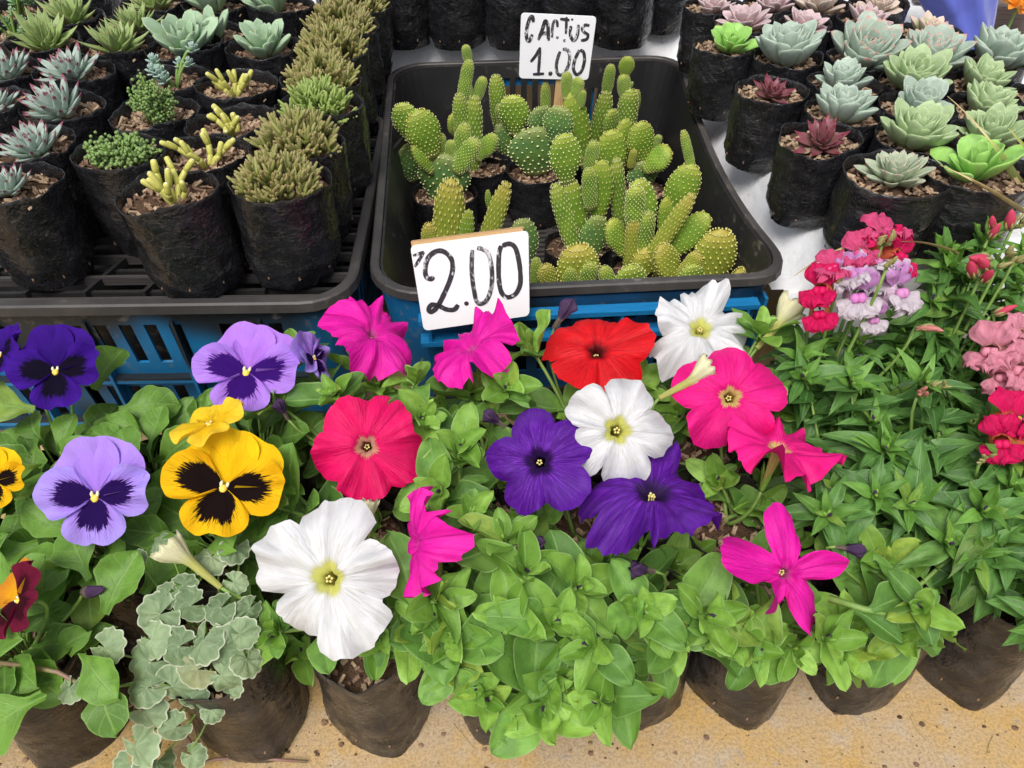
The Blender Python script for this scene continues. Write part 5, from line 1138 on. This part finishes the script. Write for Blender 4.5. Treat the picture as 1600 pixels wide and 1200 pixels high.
# variegated ivy
P = PL['ivy']; random.seed(4)
IVP = [(235, 1035, .13, 105), (270, 1070, .12, 98), (225, 1110, .1, 92), (215, 1165, .07, 86), (250, 960, .155, 84), (300, 945, .16, 70), (320, 1000, .15, 84), (350, 1010, .145, 86), (375, 990, .15, 76), (385, 1030, .14, 72), (345, 1055, .13, 80), (300, 1090, .11, 66), (330, 870, .165, 66), (368, 855, .165, 72), (235, 1000, .145, 78), (280, 1010, .145, 90), (310, 1045, .135, 84), (345, 950, .16, 66), (260, 930, .16, 60), (365, 910, .16, 56), (285, 915, .165, 52), (165, 1010, .14, 62), (110, 1075, .13, 58), (250, 845, .165, 42), (215, 870, .165, 30), (245, 1190, .05, 80), (300, 1180, .05, 62), (390, 950, .155, 54), (275, 1135, .09, 64), (205, 1195, .05, 70), (330, 1110, .1, 50), (15, 1090, .12, 60), (230, 1075, .12, 70), (362, 1070, .115, 60)]
for (px, py, h, dia) in IVP:
    p = at(px, py, h); L = dia * mpp(p) * rnd(.68, .95); a = rnd(-1.6, 1.6) - PI / 2; d = V((math.cos(a), math.sin(a) * .8, -.35 + rnd(-.2, .3))).normalized()
    P.kid('leaf', random.choice(L_IVY), frame(p - d * L * .3, d, V((rnd(-.6, .6), rnd(-1, -.2), .8)), L * rnd(.85, 1.1), L, L))
    P.stem(bez(P.soil.lerp(p, .3) - V((0, 0, .006)), p.lerp(P.soil, .4) + V((0, -.01, -.012)), p - d * L * .28 - V((0, 0, .003)), 5), .0009, nm='petiole')
for pts in [[(230, 1060, .1), (290, 1150, .04), (320, 1190, .008), (360, 1185, .006), (480, 1190, .004)], [(285, 1060, .1), (300, 1130, .05), (318, 1185, .01)], [(-10, 1035, .13), (90, 1050, .135), (150, 1085, .12), (190, 1108, .11), (240, 1090, .11)]]:
    q = [at(*a) for a in pts]; P.stem([x for i in range(len(q) - 1) for x in (q[i], q[i].lerp(q[i + 1], .5) + V((0, 0, .002)))] + [q[-1]], .0016, 'redstem', 'runner')

# snapdragons
random.seed(14)
for k, P in PL.items():
    if not P.root.name.startswith('snap'): continue
    for i in range(8):
        a = i * 2.4 + rnd(-.4, .4); q = .062 * math.sqrt((i + .5) / 8); tip = P.c + V((math.cos(a) * q, math.sin(a) * q, rnd(.15, .185) - .35 * q)); shoot(P, tip, tdir(tip, P) * 1. + UP * .5, rnd(.85, 1.1), 'snap', 6)
for (px, py, Y) in [(1290, 530, .5), (1340, 540, .49), (1400, 535, .5), (1455, 470, .51), (1440, 545, .5), (1485, 420, .53), (1500, 480, .515), (1545, 470, .52), (1590, 450, .53), (1520, 540, .5), (1475, 395, .54), (1530, 400, .54), (1255, 590, .45), (1400, 610, .46), (1480, 600, .47), (1580, 620, .46), (1320, 640, .43), (1500, 660, .44), (1395, 500, .515), (1460, 520, .5), (1610, 560, .5), (1540, 375, .55), (1570, 420, .54), (1600, 395, .55), (1510, 440, .53), (1560, 510, .51)]:
    p = atY(px, py, Y); P = nearest(p, 'snap'); shoot(P, p, V((rnd(-.3, .3), rnd(-.6, -.1), 1)), rnd(.85, 1.1), 'snap', 5)
for k, tips in {'s2': [(1440, 600, .195), (1380, 700, .175), (1420, 790, .16)], 's1': [(1250, 560, .18), (1330, 600, .18), (1300, 770, .155)], 's0': [(1535, 800, .165), (1480, 850, .15)], 's3': [(1575, 720, .17)], 's5': [(1500, 440, .18), (1470, 500, .18)]}.items():
    for t in tips: p = at(*t); shoot(PL[k], p, V((rnd(-.2, .2), -.35, 1)), 1.15, 'snap', 5)
SF = [('s4', 1385, 362, .225, 'pinkred', (.1, .6, .6), 72), ('s4', 1345, 395, .215, 'pinkred', (-.5, .3, .7), 68), ('s4', 1405, 400, .215, 'red', (.5, .1, .8), 78), ('s4', 1365, 378, .21, 'red', (.0, .8, .4), 70), ('s4', 1300, 420, .212, 'pinkred', (-.2, .5, .7), 64), ('s4', 1282, 452, .21, 'red', (-.6, .2, .7), 72), ('s4', 1280, 488, .2, 'red', (-.4, -.2, .9), 66),
      ('s4', 1365, 412, .222, 'lilac', (.05, .7, .6), 76), ('s4', 1330, 428, .22, 'lilac', (-.6, .3, .7), 66), ('s4', 1340, 462, .218, 'lilac', (-.3, -.1, .95), 82), ('s4', 1405, 455, .218, 'lilac', (.45, 0, .9), 84), ('s4', 1372, 440, .223, 'lilac', (.1, .3, .9), 60), ('s4', 1365, 498, .2, 'lilac', (0, -.4, .9), 52),
      ('s6', 1548, 548, .205, 'pink', (-.6, .2, .7), 82), ('s6', 1590, 575, .2, 'pink', (.2, -.1, .9), 80), ('s6', 1565, 585, .195, 'pink', (-.2, -.4, .9), 70), ('s6', 1602, 520, .205, 'pink', (.3, .5, .7), 64), ('s6', 1605, 600, .19, 'pink', (.3, -.3, .9), 60),
      ('s3', 1582, 655, .19, 'red', (.1, .4, .9), 86), ('s3', 1565, 690, .185, 'red', (-.5, -.1, .8), 76), ('s3', 1605, 690, .185, 'red', (.4, -.1, .8), 76)]
random.seed(6); SP = {}
for (k, px, py, h, c, fc, dia) in SF:
    if k == 's4': h = .262 if py < 400 else .252 if py < 435 else .24 if py < 470 else .225
    P = PL[k]; p = at(px, py, h); R = dia * mpp(p) * .98; P.kid('floret', random.choice(FLO[c]), face(p, cdir(*fc), rnd(-.25, .25), R)); SP.setdefault((k, c == 'lilac', px < 1330), []).append((p, cdir(*fc), R))
for (k, lc_, g), L in SP.items():
    P = PL[k]; cen = sum((q[0] for q in L), V()) / len(L) - V((0, -.012, .012)); P.stem(bez(P.soil, cen - V((0, 0, .05)), cen + V((0, 0, .01)), 6), .0019)
    for (p, d, R) in L: P.stem([cen, p - d * R * .58], .0013, nm='pedicel')
for (k, px, py, h, m, fc, s, n) in [('s5', 1552, 368, .215, 'rosebud', (-.1, .5, .6), 30, 3), ('s5', 1590, 352, .21, 'green', (0, .5, .6), 18, 5), ('s5', 1540, 428, .205, 'rosebud', (-.6, .1, .7), 38, 4), ('s5', 1570, 408, .21, 'green', (.3, .3, .7), 20, 5), ('s5', 1555, 490, .2, 'rosebud', (.8, .1, .5), 34, 1), ('s5', 1595, 400, .21, 'rosebud', (.8, .1, .5), 30, 2), ('s4', 1437, 512, .195, 'salmon', (.4, 0, .8), 22, 5), ('s4', 1385, 378, .232, 'green', (0, .5, .8), 15, 6), ('s4', 1316, 440, .222, 'green', (0, .4, .8), 15, 5), ('s4', 1392, 415, .236, 'green', (.2, .4, .8), 15, 4), ('s2', 1440, 618, .2, 'salmon', (0, .3, .9), 15, 6), ('s2', 1465, 605, .2, 'green', (.2, .3, .9), 14, 6), ('s3', 1540, 720, .18, 'green', (-.2, .2, .9), 14, 4)]:
    if py < 440 and px > 1300: h += .042
    elif py < 520: h += .025
    P = PL[k]; p = at(px, py, h); sc_ = s * mpp(p); P.stem(bez(P.soil, p - V((0, 0, .05)), p - V((0, -.004, .006)), 6), .0017)
    for i in range(n):
        o = V((rnd(-1, 1), rnd(-.6, .6), rnd(-.6, .8))) * sc_ * (.75 if n > 1 else 0); d = (cdir(*fc) + V((rnd(-.6, .6), rnd(-.3, .3), rnd(-.4, .5)))).normalized()
        P.kid('bud', SB[m], face(p + o, d, 0, sc_ * rnd(.7, 1.05)) @ Matrix.Diagonal((.85, .85, 1.2, 1)))
        P.stem([p - V((0, -.004, .006)), p + o], .0008, nm='pedicel')

# ---------------------------------------------------------------- grass blades, cloth, timber, far orange flower
def blade(pts, w_, mat):
    b = MB(); P = []; n = len(pts)
    for i, p in enumerate(pts):
        t = i / (n - 1); s = w_ * (1 - t ** 2.2) * .5 + .0003; P += [p + V((-s, 0, s * .3)), p - V((0, 0, s * .35)), p + V((s, 0, s * .3))]
    b.grid(P, n, 3); return b.build('blade', mat)
r = thing('grass_tuft', 'yellowing grass blades arching over the right succulent bags', 'grass', at(1660, 420, .12))
L0 = V(r.location)
for a, m_, c, w_, mt in [((1630, 380, .16), (1585, 260, .3), (1540, 212, .31), .012, 'grass'), ((1660, 380, .18), (1570, 300, .31), (1468, 258, .305), .008, 'straw'), ((1650, 420, .15), (1600, 250, .32), (1480, 150, .31), .004, 'straw'), ((1700, 360, .2), (1620, 250, .3), (1575, 200, .32), .008, 'grass')]:
    kid('blade', blade([q - L0 for q in bez(at(*a), at(*m_), at(*c), 14)], w_, MT[mt]), r)
r = thing('dry_straw', 'long dry straw lying behind the red and lilac snapdragons', 'straw', at(1500, 400, .2)); L0 = V(r.location)
for a, m_, c in [((1500, 398, .24), (1440, 370, .265), (1395, 380, .262)), ((1345, 380, .262), (1300, 390, .258), (1240, 432, .235))]: kid('stalk', blade([q - L0 for q in bez(at(*a), at(*m_), at(*c), 10)], .005, MT['straw']), r)
# blue cloth hanging at the back
b = MB(); pts = []; n, k = 16, 40; top = at(1497, -60, .3); bot = at(1522, 110, .21)
Yc = 1.0; A = atY(1526, 100, Yc); B = atY(1486, -80, Yc + .04)
for i in range(n):
    t = i / (n - 1); c = A.lerp(B, t)
    for j in range(k):
        a = 2 * PI * j / k; rx = (.024 + .05 * t) * (1 + .09 * math.cos(5 * a + 3 * t) + .1 * nz(math.cos(a) * 2, math.sin(a) * 2, t * 3)); ry = .035 + .02 * t
        pts.append(c + V((rx * math.cos(a), .03 + ry * math.sin(a) * (1 + .1 * math.cos(7 * a + 4 * t)), 0)))
b.grid(pts, n, k, 0, None, True); b.f += [tuple(range(k - 1, -1, -1)), tuple(range((n - 1) * k, n * k))]; b.m += [0, 0]
tag(kid('blue_cloth', b.build('blue_cloth', MT['cloth'])), 'blue cotton cloth hanging in folds behind the succulent bags', 'cloth')
r = thing('wooden_rack', 'dark weathered timber rack behind the blue cloth', 'rack', (.92, 1.24, SH))
fb = MB(); fb.box((0, 0, 0), (1, 1, 1)); BARD = fb.build('plank', MT['woodd'], False)
for i in range(4): kid('plank', BARD, r, Matrix.Translation((0, -.13 + .1 * i, .02)) @ Matrix.Rotation(-.2, 4, 'Z') @ Matrix.Diagonal((.62, .09, .03, 1)))
p = at(1590, 10, .25); r = thing('orange_pansy', 'orange flower at the edge of the timber rack', 'flower', p - V((0, 0, .03)))
ORP = pansy_petal(MT['orange'], 1., .9, 2.4, 0, .3, .2, 6)
for i in range(5):
    a = i * 1.2566; kid('petal', ORP, r, face(V((0, 0, .03)), cdir(.2, .5, .8), a, .03))
b = MB(); b.tube([V((0, 0, -.02)), V((0, 0, .028))], .002, 6); kid('stem', b.build('stem', MT['stem']), r)
